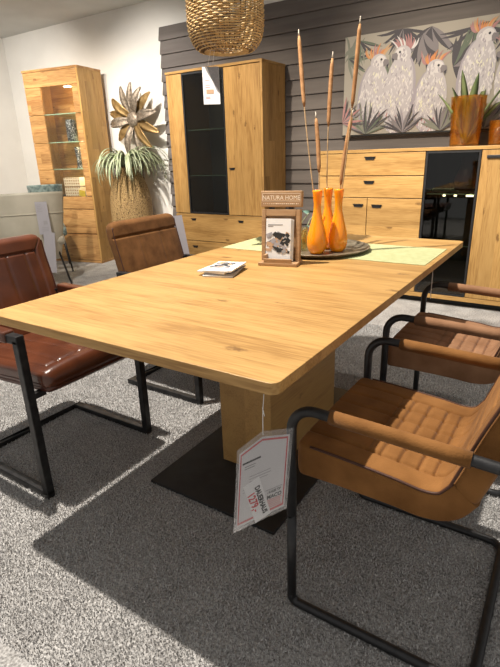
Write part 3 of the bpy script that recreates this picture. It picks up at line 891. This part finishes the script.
def leaf2(x, z, a, l, w, mi, bend=0.0):
    pts = []; n = 7
    for s in (1, -1):
        for k in (range(n) if s > 0 else range(n - 1, -1, -1)):
            f = k / (n - 1); aa = a + bend * f
            px = x + math.cos(aa) * l * f; pz = z + math.sin(aa) * l * f
            ww = s * w / 2 * math.sin(PI * min(1, f * 0.96 + 0.02)) ** 0.8
            pts.append((px - math.sin(aa) * ww, pz + math.cos(aa) * ww))
    poly(pts, mi)
def fan(x, z, a0, a1, n, l, w, mis, bend=0.0):
    n = int(n * 1.5)
    for k in range(n):
        a = a0 + (a1 - a0) * k / max(1, n - 1) + random.uniform(-0.05, 0.05)
        leaf2(x, z, a, l * random.uniform(0.70, 1.08), w * 0.62, random.choice(mis), bend + random.uniform(-0.25, 0.25))
def blob(x, z, rx, rz_, rot, mi, n=22, p=1.0):
    pts = []
    for k in range(n):
        t = 2 * PI * k / n; u_ = rx * math.cos(t); v_ = rz_ * math.sin(t)
        pts.append((x + u_ * math.cos(rot) - v_ * math.sin(rot), z + u_ * math.sin(rot) + v_ * math.cos(rot)))
    poly(pts, mi)
def bird(hx, hz, bx, bz, face, crest, tall=1.0):
    """Cockatoo: head centre, foot of the body, facing +1 right / -1 left."""
    dx, dz = bx - hx, bz - hz
    L_ = math.hypot(dx, dz); rot = math.atan2(dz, dx)
    cx_, cz_ = hx + dx * 0.52 - face * 0.02, hz + dz * 0.52
    for k in range(13):     # crest plumes
        a = PI / 2 + face * (-0.25 + k * 0.11)
        leaf2(hx + face * (0.035 - 0.009 * k), hz + 0.030, a, random.uniform(0.065, 0.115), 0.014, random.choice((crest, crest, PK, TN if crest == OR else PA)), -face * 0.5)
    blob(cx_, cz_, L_ * 0.53, 0.128, rot, SH)
    blob(cx_ + face * 0.012, cz_ + 0.01, L_ * 0.51, 0.120, rot, LI)
    blob(hx, hz, 0.068, 0.062, 0, LI)
    blob(hx + face * 0.012, hz + 0.008, 0.045, 0.042, 0, PA)
    ux, uz = dx / L_, dz / L_
    for k in range(420):   # feathers
        f = random.uniform(0.12, 0.98); s = random.uniform(-1, 1) * 0.118 * math.sqrt(max(0.05, 1 - (2 * f - 1.02) ** 2))
        x = hx + dx * f - uz * s - face * 0.01; z_ = hz + dz * f + ux * s
        leaf2(x, z_, rot + random.uniform(-0.5, 0.5), random.uniform(0.020, 0.042), random.uniform(0.006, 0.013), random.choice((LI, PA, PA, SH, LI, LI, PA, LI, CR) if f < 0.75 else (LI, SH, LI, PA, PA, PK, LI)))
    for k in range(30):
        a = random.uniform(0, 2 * PI); r = random.uniform(0, 0.05)
        leaf2(hx + math.cos(a) * r - face * 0.012, hz + math.sin(a) * r, rot + random.uniform(-0.4, 0.4), 0.026, 0.012, random.choice((PA, LI, PA, SH)))
    b0 = (hx + face * 0.048, hz + 0.018)
    poly([b0, (b0[0] + face * 0.034, b0[1] - 0.008), (b0[0] + face * 0.040, b0[1] - 0.040), (b0[0] + face * 0.026, b0[1] - 0.075), (b0[0] + face * 0.016, b0[1] - 0.05), (b0[0] - face * 0.006, b0[1] - 0.055), (b0[0] - face * 0.012, b0[1] - 0.02)], GY)
    poly([(b0[0] + face * 0.018, b0[1] - 0.045), (b0[0] + face * 0.036, b0[1] - 0.035), (b0[0] + face * 0.026, b0[1] - 0.073)], DK)
    blob(hx + face * 0.022, hz + 0.018, 0.009, 0.009, 0, DK, 12)
# foliage behind
fan(0.03, 0.60, -1.5, 1.3, 9, 0.24, 0.030, (SL, GR, OL), 0.2)
fan(0.12, 0.72, -2.6, -0.3, 9, 0.24, 0.028, (GR, OL, SL))
fan(0.48, 0.76, -2.9, -0.4, 11, 0.23, 0.034, (SL, SL, GY))
fan(0.70, 0.74, -2.7, -0.6, 8, 0.30, 0.060, (GY, SL, SL))
fan(0.64, 0.70, -2.0, -1.0, 5, 0.26, 0.070, (SL, GY))
fan(1.02, 0.70, -2.9, 0.2, 12, 0.26, 0.034, (SL, GR, SL))
fan(0.88, 0.45, -1.0, 1.6, 7, 0.24, 0.05, (SL, GR, GY))
fan(1.36, 0.70, -2.8, 0.0, 10, 0.28, 0.036, (SL, GR, OL))
fan(1.62, 0.45, 0.2, 3.0, 12, 0.28, 0.036, (GR, SL))
fan(0.40, 0.40, 0.8, 2.4, 5, 0.25, 0.035, (OL, GR))
bird(0.297, 0.542, 0.255, 0.06, 1, OR)
bird(0.489, 0.577, 0.430, 0.02, -1, PK)
bird(0.753, 0.451, 0.735, 0.01, 1, OR)
bird(1.093, 0.621, 1.04, 0.12, 1, OR)
bird(1.262, 0.500, 1.34, 0.02, -1, PK)
bird(1.62, 0.55, 1.58, 0.05, 1, OR)
# foliage in front
fan(0.21, 0.00, 0.4, 2.8, 15, 0.25, 0.026, (GR, OL, SL, OL))
fan(0.53, 0.00, 0.4, 2.7, 13, 0.21, 0.024, (SL, GY, SL, SH))
fan(0.83, 0.00, 0.5, 2.7, 12, 0.20, 0.024, (GY, OL, SL))
fan(1.15, 0.00, 0.4, 2.7, 12, 0.22, 0.026, (GY, SL, OL))
fan(1.50, 0.00, 0.4, 2.7, 12, 0.24, 0.026, (GR, SL, OL))
fan(0.00, 0.10, -0.4, 1.5, 8, 0.20, 0.03, (GY, PK, SL))
paint.build('print', pm, pc)

# ------------------------------------------------------------------ on the sideboard
def leafblade(b, base, az, ln, lift, w, droop, thick=0.006, n=10, twist=0.0):
    """A thick strap leaf that rises and arcs over."""
    rows = []
    d = Vector((math.cos(az), math.sin(az), 0)); side = Vector((-math.sin(az), math.cos(az), 0))
    p = Vector(base); el = lift
    for k in range(n + 1):
        f = k / n
        ww = w * (math.sin(PI * (0.12 + 0.88 * f)) ** 0.7 if f < 1 else 0.02) + 0.0008
        nrm = -d * math.sin(el) + Vector((0, 0, 1)) * math.cos(el)
        c = math.cos(el)
        rows.append([p + side * ww / 2 + nrm * ww * 0.18, p + nrm * 0.0, p - side * ww / 2 + nrm * ww * 0.18, p - nrm * thick * (1 - 0.8 * f)])
        p = p + (d * math.cos(el) + Vector((0, 0, 1)) * math.sin(el)) * (ln / n)
        el -= droop / n
    b.grid([[tuple(q) for q in r] for r in rows], closed_u=True)

vz = thing('glass_vase', 'orange see-through glass bucket vase on the sideboard top', 'vase', (-0.80, 4.20, 1.195))
B().lathe([(0, 0.0), (0.095, 0.0), (0.103, 0.006), (0.106, 0.10), (0.122, 0.335), (0.124, 0.340), (0.119, 0.340), (0.102, 0.10), (0.098, 0.014), (0, 0.012)], 40).build('glass', MT['amber'], vz)
pl = B()
for az, ln, lift, w, droop in ((2.6, 0.36, 1.35, 0.05, 0.35), (0.2, 0.46, 1.15, 0.055, 0.3), (5.2, 0.40, 1.35, 0.05, 0.2), (1.2, 0.38, 1.2, 0.05, 0.2), (3.6, 0.34, 1.2, 0.05, 0.4), (4.4, 0.42, 1.45, 0.05, 0.3), (0.7, 0.42, 0.95, 0.05, 0.3)):
    leafblade(pl, (0.01 * math.cos(az), 0.01 * math.sin(az), 0.02), az, ln * 1.2, lift, w * 1.35, droop)
o = pl.build('succulent_plant', MT['agave']); o.location = (-0.80, 4.20, 1.195)
tag(o, 'spiky green agave-like plant standing in the orange glass bucket vase', 'plant')
o = B().lathe([(0, 0), (0.06, 0), (0.068, 0.006), (0.075, 0.17), (0.071, 0.17), (0.063, 0.012), (0, 0.01)], 32).build('glass_vase', MT['amber']); o.location = (-0.575, 4.26, 1.195)
tag(o, 'smaller amber glass vase to the right of the orange bucket vase', 'vase')

# ------------------------------------------------------------------ plant corner
def smoothp(pts, n):
    P, _, _ = resample(pts, n); return [(float(a), float(c)) for a, c in P]
fv = thing('floor_vase', 'large bottle-shaped seagrass floor vase between the display cabinet and the highboard', 'vase', (-4.30, 4.12, 0))
B().lathe([(0, 0)] + smoothp([(0.17, 0.0), (0.205, 0.12), (0.230, 0.36), (0.236, 0.58), (0.224, 0.78), (0.185, 0.93), (0.132, 1.03), (0.115, 1.07), (0.125, 1.10)], 40) + [(0.105, 1.10), (0.09, 1.04), (0.0, 1.0)], 56).build('vase_body', MT['seagrass'], fv)
pl = B()
for k in range(210):
    az = random.uniform(0, 2 * PI); r0 = random.uniform(0.0, 0.06)
    leafblade(pl, (math.cos(az) * r0, math.sin(az) * r0, 0), az, random.uniform(0.36, 0.70) * (0.72 if math.cos(az) < -0.2 else 1.0), random.uniform(0.9, 1.45), random.uniform(0.014, 0.026), random.uniform(2.6, 3.3), 0.003, 12)
o = pl.build('trailing_plant', MT['leaf']); o.location = (-4.30, 4.12, 1.085)
tag(o, 'grey-green trailing plant spilling over the top of the seagrass floor vase', 'plant')

fs = thing('flower_sculpture', 'gold and silver metal flower sculpture standing behind the trailing plant', 'sculpture', (-4.235, 4.27, 0))
B().lathe([(0, 0), (0.10, 0), (0.10, 0.012), (0.02, 0.02), (0, 0.02)], 24).build('base', MT['gold'], fs)
B().tube([(0, 0.03, 0.015), (0, 0.03, 0.9), (-0.01, 0.01, 1.585)], 0.009, 8).build('stem', MT['silver'], fs)
Mf = frame_matrix((-0.01, -0.01, 1.585), (1.0, 0.03, 0), (0, 0, 1)) @ Matrix.Scale(1.28, 4)
angs = [88, 62, 42, 10, -22, -50, -74, -104, -138, -172, 166, 140, 112]
for k, a in enumerate(angs):
    b = B(); rows = []; ln = (0.285, 0.27, 0.29, 0.275, 0.30, 0.30, 0.33, 0.31, 0.25, 0.265, 0.27, 0.275, 0.285)[k]; n = 12
    for i in range(n + 1):
        f = i / n; w = 0.040 * math.sin(PI * (0.10 + 0.87 * f)) ** 0.75
        x = 0.03 + (ln - 0.03) * f; lift = 0.012 + 0.05 * math.sin(PI * f * 0.9) * (1 if k % 2 else 0.5)
        rows.append([(x, -w, lift + 0.012), (x, -w * 0.5, lift + 0.003), (x, 0, lift), (x, w * 0.5, lift + 0.003), (x, w, lift + 0.012), (x, w * 0.5, lift - 0.001), (x, 0, lift - 0.004), (x, -w * 0.5, lift - 0.001)])
    b.grid(rows, closed_u=True)
    b.transform(Mf @ Matrix.Rotation(math.radians(a), 4, 'Z'))
    b.build('petal', MT['silver'] if k % 3 == 0 or k in (1, 7) else MT['gold'], fs, 'silver petal' if k % 3 == 0 or k in (1, 7) else 'gold petal')
B().lathe([(0, 0.05), (0.045, 0.048), (0.062, 0.036), (0.064, 0.02), (0, 0.018)], 24, Mf).build('centre_disc', MT['silver'], fs)

# ------------------------------------------------------------------ pendant lamp
PLX, PLY, PB = -1.415, 2.022, 1.613
pd = thing('pendant_lamp', 'round woven rattan pendant lamp hanging over the far left of the table', 'lamp', (PLX, PLY, PB))
def lr(z):  # shade radius by height
    R_ = 0.164; r0 = 0.098; hb = 0.12
    if z < hb:
        return r0 + (R_ - r0) * math.sqrt(max(0, 1 - (1 - z / hb) ** 2.2))
    if z > 0.30:
        return R_ - 0.07 * ((z - 0.30) / 0.12) ** 2
    return R_
b = B(); rows_n = 44; nv = 44
for i in range(rows_n):
    z = 0.006 + 0.42 * i / rows_n
    r = lr(z); pts = []
    for k in range(nv * 4):
        a = 2 * PI * k / (nv * 4)
        w = 0.0020 * math.sin(a * nv / 2 * 1.0 + PI * (i % 2)) + random.uniform(-.001, .001)
        pts.append(((r + w) * math.cos(a), (r + w) * math.sin(a), z + 0.0006 * math.sin(a * 3 + i)))
    b.tube(pts, 0.0033, 5, closed=True)
# base spirals towards the opening
for i in range(5):
    r = 0.097 - 0.006 * i
    b.tube([(r * math.cos(2 * PI * k / 60), r * math.sin(2 * PI * k / 60), 0.002 + 0.001 * i) for k in range(60)], 0.0037, 5, closed=True)
b.build('woven_shade', MT['rattan'], pd)
b = B()
for k in range(nv):
    a = 2 * PI * k / nv
    b.tube([(lr(z) * math.cos(a), lr(z) * math.sin(a), z) for z in (0.0, 0.01, 0.03, 0.06, 0.10, 0.15, 0.22, 0.30, 0.36, 0.42)], 0.002, 5)
b.build('wire_frame', MT['wire'], pd)
B().lathe([(0.0, 0.50), (0.012, 0.50), (0.024, 0.47), (0.024, 0.40), (0.0, 0.40)], 16).build('socket', MT['black'], pd)
B().lathe([(0.0, 0.40), (0.02, 0.39), (0.03, 0.345), (0.028, 0.315), (0.0, 0.295)], 16).build('bulb', plain('unlit_bulb', (0.7, 0.68, 0.62), 0.3), pd)
b = B()
for k in range(3):
    a = 2 * PI * k / 3; b.tube([(0, 0, 0.46), (0.10 * math.cos(a), 0.10 * math.sin(a), 0.42)], 0.003, 5)
b.build('spider', MT['black'], pd)
B().tube([(0, 0, 0.49), (0, 0, H - PB - 0.02)], 0.004, 8).build('cord', MT['black'], pd)
B().lathe([(0, H - PB - 0.03), (0.05, H - PB - 0.028), (0.05, H - PB - 0.001), (0, H - PB - 0.001)], 20).build('ceiling_rose', MT['black'], pd)
# tag on the lamp
tg = thing('price_tag', 'white price tag card hanging by strings from the rattan lamp', 'price tag', (0, 0, 0))
Mt = frame_matrix((-1.445, 1.875, 1.395), (0.80, 0.60, 0), (-0.16, 0.21, 1.0))
b = B(); b.box(0, 0.072, 0, 0.157, 0, 0.001, M=Mt); b.build('card', MT['paper'], tg)
b = B(); Mp = Mt @ Matrix.Translation((0, 0, 0.0016))
b.mi = 0; q = [(0.022, 0.156), (0.071, 0.156), (0.071, 0.045), (0.060, 0.055), (0.045, 0.09), (0.034, 0.12)]
b.bm.faces.new([b.bm.verts.new(Mp @ Vector((x, y, 0))) for x, y in q]).material_index = 0
b.mi = 1; Mq = Mt @ Matrix.Translation((0, 0, 0.0019))
for k in range(46):
    x, y = random.uniform(0.03, 0.068), random.uniform(0.06, 0.15)
    if y < 0.15 - (x - 0.02) * 0.2 and x > 0.022 + (0.156 - y) * 0.35:
        b.quad(*[Mq @ Vector((x + dx, y + dy, 0)) for dx, dy in ((0, 0), (0.004, 0.001), (0.003, 0.005), (-0.001, 0.004))])
b.mi = 2
b.quad(*[Mp @ Vector(p) for p in ((0.014, 0.044, 0), (0.046, 0.044, 0), (0.046, 0.062, 0), (0.014, 0.062, 0))])
b.mi = 3
for y in (0.03, 0.024, 0.07, 0.08, 0.10): b.quad(*[Mp @ Vector(p) for p in ((0.01, y, 0), (0.03, y, 0), (0.03, y + 0.002, 0), (0.01, y + 0.002, 0))])
b.build('print', [MT['ink_grey'], MT['paper_grey'], MT['ink_tan'], MT['ink_pink']], tg)
b = B(); top = Mt @ Vector((0.045, 0.155, 0)); top2 = Mt @ Vector((0.024, 0.155, 0))
b.tube([tuple(top), (-1.415, 1.932, 1.614)], 0.0009, 5); b.tube([tuple(top2), (-1.435, 1.932, 1.614)], 0.0009, 5)
b.build('string', MT['string'], tg)

# ------------------------------------------------------------------ on the table
TZ = 0.760
# cloth runner
b = B(); b.box(-1.432, -0.462, 1.935, 2.310, TZ + 0.0003, TZ + 0.0022, 0.0006)
o = b.build('table_runner', MT['runner']); tag(o, 'pale green cloth runner laid across the far end of the table', 'table runner')
# tray
RZ = TZ + 0.0024
tr = thing('serving_tray', 'round pewter tray under the three orange vases', 'tray', (-0.968, 2.062, RZ))
B().lathe([(0, 0), (0.190, 0), (0.212, 0.006), (0.224, 0.015), (0.227, 0.017), (0.224, 0.0185), (0.210, 0.009), (0.188, 0.0035), (0, 0.0035)], 64).build('dish', MT['tray'], tr)
VZ = RZ + 0.0037
vprof = smoothp([(0.026, 0.0), (0.039, 0.020), (0.0435, 0.052), (0.038, 0.092), (0.026, 0.138), (0.0175, 0.178), (0.0160, 0.212), (0.0195, 0.246), (0.0215, 0.268)], 36)
vprof = [(0, 0)] + vprof + [(0.0185, 0.268), (0.0165, 0.246), (0.0130, 0.212), (0.0140, 0.185), (0.0, 0.17)]
vspots = [(-0.938, 1.968, 'left of the three orange bottle vases on the pewter tray, nearest its rim'), (-0.945, 2.092, 'middle one of the three orange bottle vases, set furthest back on the tray'), (-0.876, 2.050, 'right of the three orange bottle vases on the pewter tray')]
v0 = None
for x, y, lb in vspots:
    if v0 is None:
        v0 = o = B().lathe(vprof, 40).build('bottle_vase', MT['orange'])
    else:
        o = v0.copy(); C.objects.link(o)
    o.location = (x, y, VZ)
    tag(o, lb, 'vase', 'orange bottle vases on the tray')
# cattail reeds: (vase, tip, length of brown head)
reeds = [(0, (-1.108, 2.115, 1.672), 0.32, 'tall cattail reed leaning left out of the left orange vase'),
         (0, (-0.995, 2.055, 1.345), 0.25, 'short upright cattail reed in the left orange vase'),
         (1, (-0.983, 2.19, 1.585), 0.30, 'straight cattail reed in the middle orange vase'),
         (2, (-0.836, 2.115, 1.680), 0.33, 'tall cattail reed leaning right out of the right orange vase'),
         (2, (-0.848, 2.105, 1.345), 0.30, 'short cattail reed beside the tall one in the right orange vase')]
for k, (vi, tip, hd, lb) in enumerate(reeds):
    x, y, _ = vspots[vi]
    base = Vector((x + (0.004 if k % 2 else -0.004), y + (0.006 if k in (1, 4) else -0.003), VZ + 0.176)); tip = Vector(tip)
    rd = thing('cattail_reed', lb, 'dried plant', tuple(base), 0, 'dried cattail reeds in the orange vases')
    v = tip - base; ln = v.length; d = v / ln; bow = Vector((0.006, 0.004, 0)) * (1 if k % 2 else -1)
    P_ = lambda f: d * (ln * f) + bow * math.sin(PI * f)
    f1 = 1 - hd / ln; f2 = 1 - 0.028 / ln
    B().tube([tuple(P_(f1 * q / 6)) for q in range(7)] + [tuple(P_(f1 + .01))], 0.0028, 8).build('stalk', MT['stalk'], rd)
    n = 12
    B().tube([tuple(P_(f1 + (f2 - f1) * q / n)) for q in range(n + 1)], 0.009, 10, radii=[0.003] + [0.0075 + 0.0015 * math.sin(PI * q / n) for q in range(1, n)] + [0.0045]).build('seed_head', MT['reed'], rd)
    B().tube([tuple(P_(f2)), tuple(P_(1.0))], 0.003, 8, radii=[0.0042, 0.0015]).build('tip', MT['tip'], rd)
# small glass with a sprig
o = B().lathe([(0, 0), (0.026, 0), (0.030, 0.004), (0.031, 0.02), (0.024, 0.045), (0.028, 0.095), (0.0295, 0.10), (0.027, 0.10), (0.0225, 0.045), (0.028, 0.02), (0.02, 0.008), (0, 0.008)], 32).build('bud_vase', glass_pane('yellowish_glass', (0.96, 0.93, 0.72), 0.08)); o.location = (-1.032, 2.005, VZ)
tag(o, 'small clear glass bud vase on the tray beside the brochure stand', 'vase')
sp = thing('leaf_sprig', 'green leafy sprig standing in the small glass bud vase', 'plant', (-1.032, 2.005, VZ + 0.009))
B().tube([(0, 0, 0), (0.01, 0.0, 0.07), (0.035, 0.02, 0.13), (0.07, 0.05, 0.185)], 0.0028, 6).build('stem', MT['leaf'], sp)
B().tube([(-0.004, 0, 0), (-0.02, 0.0, 0.07), (-0.005, 0.02, 0.12), (0.025, 0.02, 0.155)], 0.0022, 6).build('stem', MT['leaf'], sp)
mleaf = plain('blue_green_leaf', (0.12, 0.22, 0.17), 0.5)
for (x, y, zz, az, lf) in ((0.02, 0.01, 0.10, -0.6, 0.1), (0.02, 0.02, 0.15, 2.4, 0.4)):
    b = B(); leafblade(b, (x, y, zz), az, 0.065, lf, 0.034, 0.6, 0.001); b.build('leaf', mleaf, sp)

# brochure stand
st = thing('brochure_stand', 'small oak brochure stand with a carved header board on the table', 'stand', (-0.983, 1.722, TZ), 0.24)
mo = MT['oak_stand']
B().box(-0.081, 0.081, -0.043, 0.050, 0, 0.014, 0.003).build('base', mo, st)
til = Matrix.Translation((0, 0.012, 0.012)) @ Matrix.Rotation(-0.10, 4, 'X')
b = B(); b.box(-0.080, -0.062, -0.012, 0.012, 0, 0.205, 0.003, M=til); b.box(0.062, 0.080, -0.012, 0.012, 0, 0.205, 0.003, M=til)
b.box(-0.062, 0.062, -0.012, 0.012, 0.178, 0.205, 0.003, M=til); b.build('frame', mo, st)
B().box(-0.062, 0.062, 0.006, 0.012, 0, 0.180, M=til).build('back_board', mo, st)
b = B(); b.box(-0.058, 0.058, -0.042, -0.034, 0.012, 0.030, 0.002); b.box(-0.058, -0.046, -0.040, -0.010, 0.014, 0.045, 0.002); b.build('front_lip', mo, st)
b = B(); b.box(-0.05, -0.03, -0.008, 0.008, 0.204, 0.214, M=til); b.box(0.03, 0.05, -0.008, 0.008, 0.204, 0.214, M=til); b.build('spacer', MT['black'], st)
hdr = B().box(-0.084, 0.084, -0.014, 0.012, 0.213, 0.275, 0.003, M=til).build('header_board', mo, st)
Mh = til @ frame_matrix((0, -0.0143, 0), (1, 0, 0), (0, 0, 1))
text_obj('lettering', 'NATURA HOME', 0.0235, Mh @ Matrix.Translation((0, 0.241, 0)), MT['engrave'], hdr, align='CENTER', sx=0.92)
b = B()
for x0_, x1_, z0_, z1_ in ((-0.077, 0.077, 0.264, 0.2652), (-0.077, 0.077, 0.2355, 0.2367), (-0.077, -0.0758, 0.2355, 0.2652), (0.0758, 0.077, 0.2355, 0.2652)):
    b.box(x0_, x1_, -0.0147, -0.0141, z0_, z1_, M=til)
for k in range(18):
    xx = -0.072 + k * 0.0083
    b.box(xx, xx + random.uniform(0.002, 0.0065), -0.0147, -0.0141, 0.224, 0.2275, M=til)
b.build('carved_line', MT['engrave'], hdr)
# brochures in the stand
bro = thing('brochure', 'white brochures with a photo collage cover standing in the oak stand', 'brochure', (-0.983, 1.722, TZ), 0.24)
tb2 = Matrix.Translation((0, -0.006, 0.0165)) @ Matrix.Rotation(-0.13, 4, 'X')
b = B()
for k in range(5):
    b.box(-0.056 + 0.002 * k, 0.046 + 0.0025 * k, -0.012 + 0.002 * k, -0.0105 + 0.002 * k, 0.0, 0.166 - 0.001 * k, M=tb2)
b.build('pages', MT['paper'], bro)
def collage(b, M, w, h, n, mats_n, seed):
    rnd = random.Random(seed)
    for k in range(n):
        x, y = rnd.uniform(0.1, 0.9) * w, rnd.uniform(0.1, 0.9) * h
        a = rnd.uniform(-0.9, 0.9); sx, sy = rnd.uniform(0.05, 0.14) * w, rnd.uniform(0.04, 0.09) * h
        b.mi = rnd.randrange(mats_n)
        c, s = math.cos(a), math.sin(a)
        b.quad(*[M @ Vector((min(max(x + c * u_ - s * v_, 0), w), min(max(y + s * u_ + c * v_, 0), h), 0.00002 * k)) for u_, v_ in ((-sx, -sy), (sx, -sy), (sx, sy), (-sx, sy))])
b = B(); Mc = tb2 @ frame_matrix((-0.056, -0.0122, 0), (1, 0, 0), (0, 0, 1))
collage(b, Mc @ Matrix.Translation((0, 0.026, 0.0001)), 0.102, 0.092, 60, 5, 3)
b.mi = 0
for y, x1_ in ((0.140, 0.068), (0.134, 0.03)):
    b.quad(*[Mc @ Vector((x, yy, 0.0003)) for x, yy in ((0.008, y), (x1_, y), (x1_, y + 0.0035), (0.008, y + 0.0035))])
col = [MT['ink_grey'], MT['ink'], MT['ink_tan'], MT['paper_grey'], MT['ink']]
b.build('cover_print', col, bro)

# leaflets lying on the table
base_l = Matrix.Translation((-1.108, 1.502, TZ))
for k, (rz_, dx, dy, lb) in enumerate(((0.34, 0.0, 0.0, 'bottom'), (0.30, 0.004, 0.006, 'second from bottom'), (0.10, -0.012, 0.004, 'second from top'), (0.24, 0.006, 0.002, 'printed top'))):
    M = base_l @ Matrix.Translation((dx, dy, 0.0006 + 0.0062 * k)) @ Matrix.Rotation(rz_, 4, 'Z')
    le = thing('leaflet', lb + ' leaflet of the small stack lying on the table', 'leaflet', tuple(M.translation), rz_, 'leaflets stacked on the table')
    rows = []
    for i in range(9):
        x = -0.058 + 0.116 * i / 8
        lift = 0.004 * max(0, (x - 0.02) / 0.05) ** 2 if k == 3 else 0
        rows.append([(x, -0.083, lift), (x, 0.083, lift), (x, 0.083, lift + 0.0055), (x, -0.083, lift + 0.0055)])
    B().grid(rows, closed_u=True, smooth=False).build('pages', MT['paper'] if k != 1 else MT['ink_grey'], le)
    if k == 3:
        b = B(); collage(b, Matrix.Translation((-0.056, -0.045, 0.0057)), 0.085, 0.122, 70, 5, 11)
        b.build('cover_print', col, le)

# price sheet in a plastic sleeve hanging at the table corner
ps = thing('price_sheet', 'red bordered price sheet in a clear sleeve hanging from the table corner by a string', 'price tag', (0, 0, 0))
P0 = Vector((-0.5395, 0.720, 0.376)); ex = Vector((0.103, 0.060, 0.060)); ey = Vector((0.019, 0.0, 0.222))
ex.normalize(); ey.normalize(); ez = ex.cross(ey).normalized()
Ms = Matrix(((ex.x, ey.x, ez.x, P0.x), (ex.y, ey.y, ez.y, P0.y), (ex.z, ey.z, ez.z, P0.z), (0, 0, 0, 1)))
sw, shh = 0.136, 0.222
# local outline measured in the sheet's own plane
inv = Ms.inverted()
BL, TL, TM, TR, BR = [inv @ Vector(p) for p in ((-0.5395, 0.72, 0.376), (-0.519, 0.72, 0.600), (-0.470, 0.745, 0.648), (-0.418, 0.78, 0.655), (-0.434, 0.78, 0.447))]
oute = [(p.x, p.y) for p in (BL, BR, TR, TM, TL)]
cxs = sum(p[0] for p in oute) / 5; cys = sum(p[1] for p in oute) / 5
def inset(k, kt=None):
    return [(cxs + (x - cxs) * k, cys + (y - cys) * k) for x, y in oute]
b = B(); b.prism(oute, 0.0020, 0.0023, M=Ms); b.prism(oute, -0.0006, -0.0003, M=Ms); b.build('sleeve', MT['sleeve'], ps)
paper_pts = [(cxs + (x - cxs) * 0.90, cys + (y - cys) * 0.90 - 0.004) for x, y in oute]
pp = B().prism(paper_pts, 0.0002, 0.0006, M=Ms).build('paper', plain('shaded_sheet_paper', (0.66, 0.64, 0.63), 0.7), ps)  # white paper, its colour greyed for the shade it hangs in
def ringpoly(b, o1, o2, z, mi):
    b.mi = mi; n = len(o1)
    for i in range(n):
        j = (i + 1) % n
        b.quad(*[Ms @ Vector((p[0], p[1], z)) for p in (o1[i], o1[j], o2[j], o2[i])])
sc2 = lambda k: [(cxs + (x - cxs) * k, cys + (y - cys) * k - 0.004) for x, y in oute]
b = B(); ringpoly(b, sc2(0.855), sc2(0.81), 0.0009, 0)
b.build('red_border', MT['ink_red'], pp)
b = B(); ux_, uy_ = cxs, cys
Mi = Ms @ Matrix.Translation((0, 0, 0.0009))
lines(b, Mi @ Matrix.Rotation(0.03, 4, 'Z'), 0.022, 0.066, [0.178], 0.005, 1, 0)
lines(b, Mi, 0.022, 0.050, [0.170, 0.164], 0.0025, 0)
lines(b, Mi, 0.035, 0.095, [0.140, 0.133, 0.126], 0.0015, 0)
lines(b, Mi, 0.020, 0.036, [0.110, 0.102], 0.0015, 0)
lines(b, Mi, 0.078, 0.118, [0.082], 0.002, 0, 0)
lines(b, Mi, 0.076, 0.120, [0.052, 0.047, 0.042, 0.037, 0.032], 0.0035, 2, 0.1)
b.build('small_print', [MT['ink_grey'], MT['ink'], MT['ink_pink']], pp)
text_obj('maker_line', '1 KUGLER TOP', 0.0095, Mi @ Matrix.Translation((0.082, 0.0725, 0)), MT['ink'], pp, sx=0.52, bold=0.0003)
text_obj('maker_name', 'MACO', 0.0145, Mi @ Matrix.Translation((0.082, 0.0575, 0)), MT['ink'], pp, sx=0.84, bold=0.0005)
# slanted price strip
stp = Ms @ Matrix.Translation((0.070, 0.008, 0.0012)) @ Matrix.Rotation(0.30, 4, 'Z')
strip = B().box(-0.014, 0.026, 0.0, 0.122, 0, 0.0003, M=stp).build('price_strip', MT['paper'], ps)
text_obj('strip_lettering', 'DAUERHAUS', 0.0165, stp @ Matrix.Translation((0.0095, 0.100, 0.0006)) @ Matrix.Rotation(-PI / 2, 4, 'Z'), MT['ink'], strip, sx=0.92, bold=0.0006)
text_obj('price_digits', '1279,-', 0.025, stp @ Matrix.Translation((-0.012, 0.092, 0.0006)) @ Matrix.Rotation(-PI / 2 + 0.03, 4, 'Z'), MT['ink_red'], strip, ext=0.0003, sx=0.95, bold=0.0005)
b = B(); b.tube([(-0.470, 0.7455, 0.640), (-0.4755, 0.756, 0.69), (-0.472, 0.757, 0.7335)], 0.0009, 5); b.tube([(-0.4755, 0.756, 0.69), (-0.469, 0.752, 0.681), (-0.473, 0.751, 0.70)], 0.0008, 5)
b.build('string', MT['string'], ps)
# second sheet at the far right of the table, seen edge-on
b = B(); b.box(-0.001, 0.001, -0.035, 0.035, 0.60, 0.70, M=Matrix.Translation((-0.462, 2.08, 0)) @ Matrix.Rotation(0.235, 4, 'Z'))
o = b.build('price_card', MT['paper']); tag(o, 'white price card under the far right table edge, seen almost edge-on', 'price tag')
B().tube([(-0.462, 2.08, 0.699), (-0.462, 2.075, 0.7335)], 0.0009, 5).build('string', MT['string'], o)
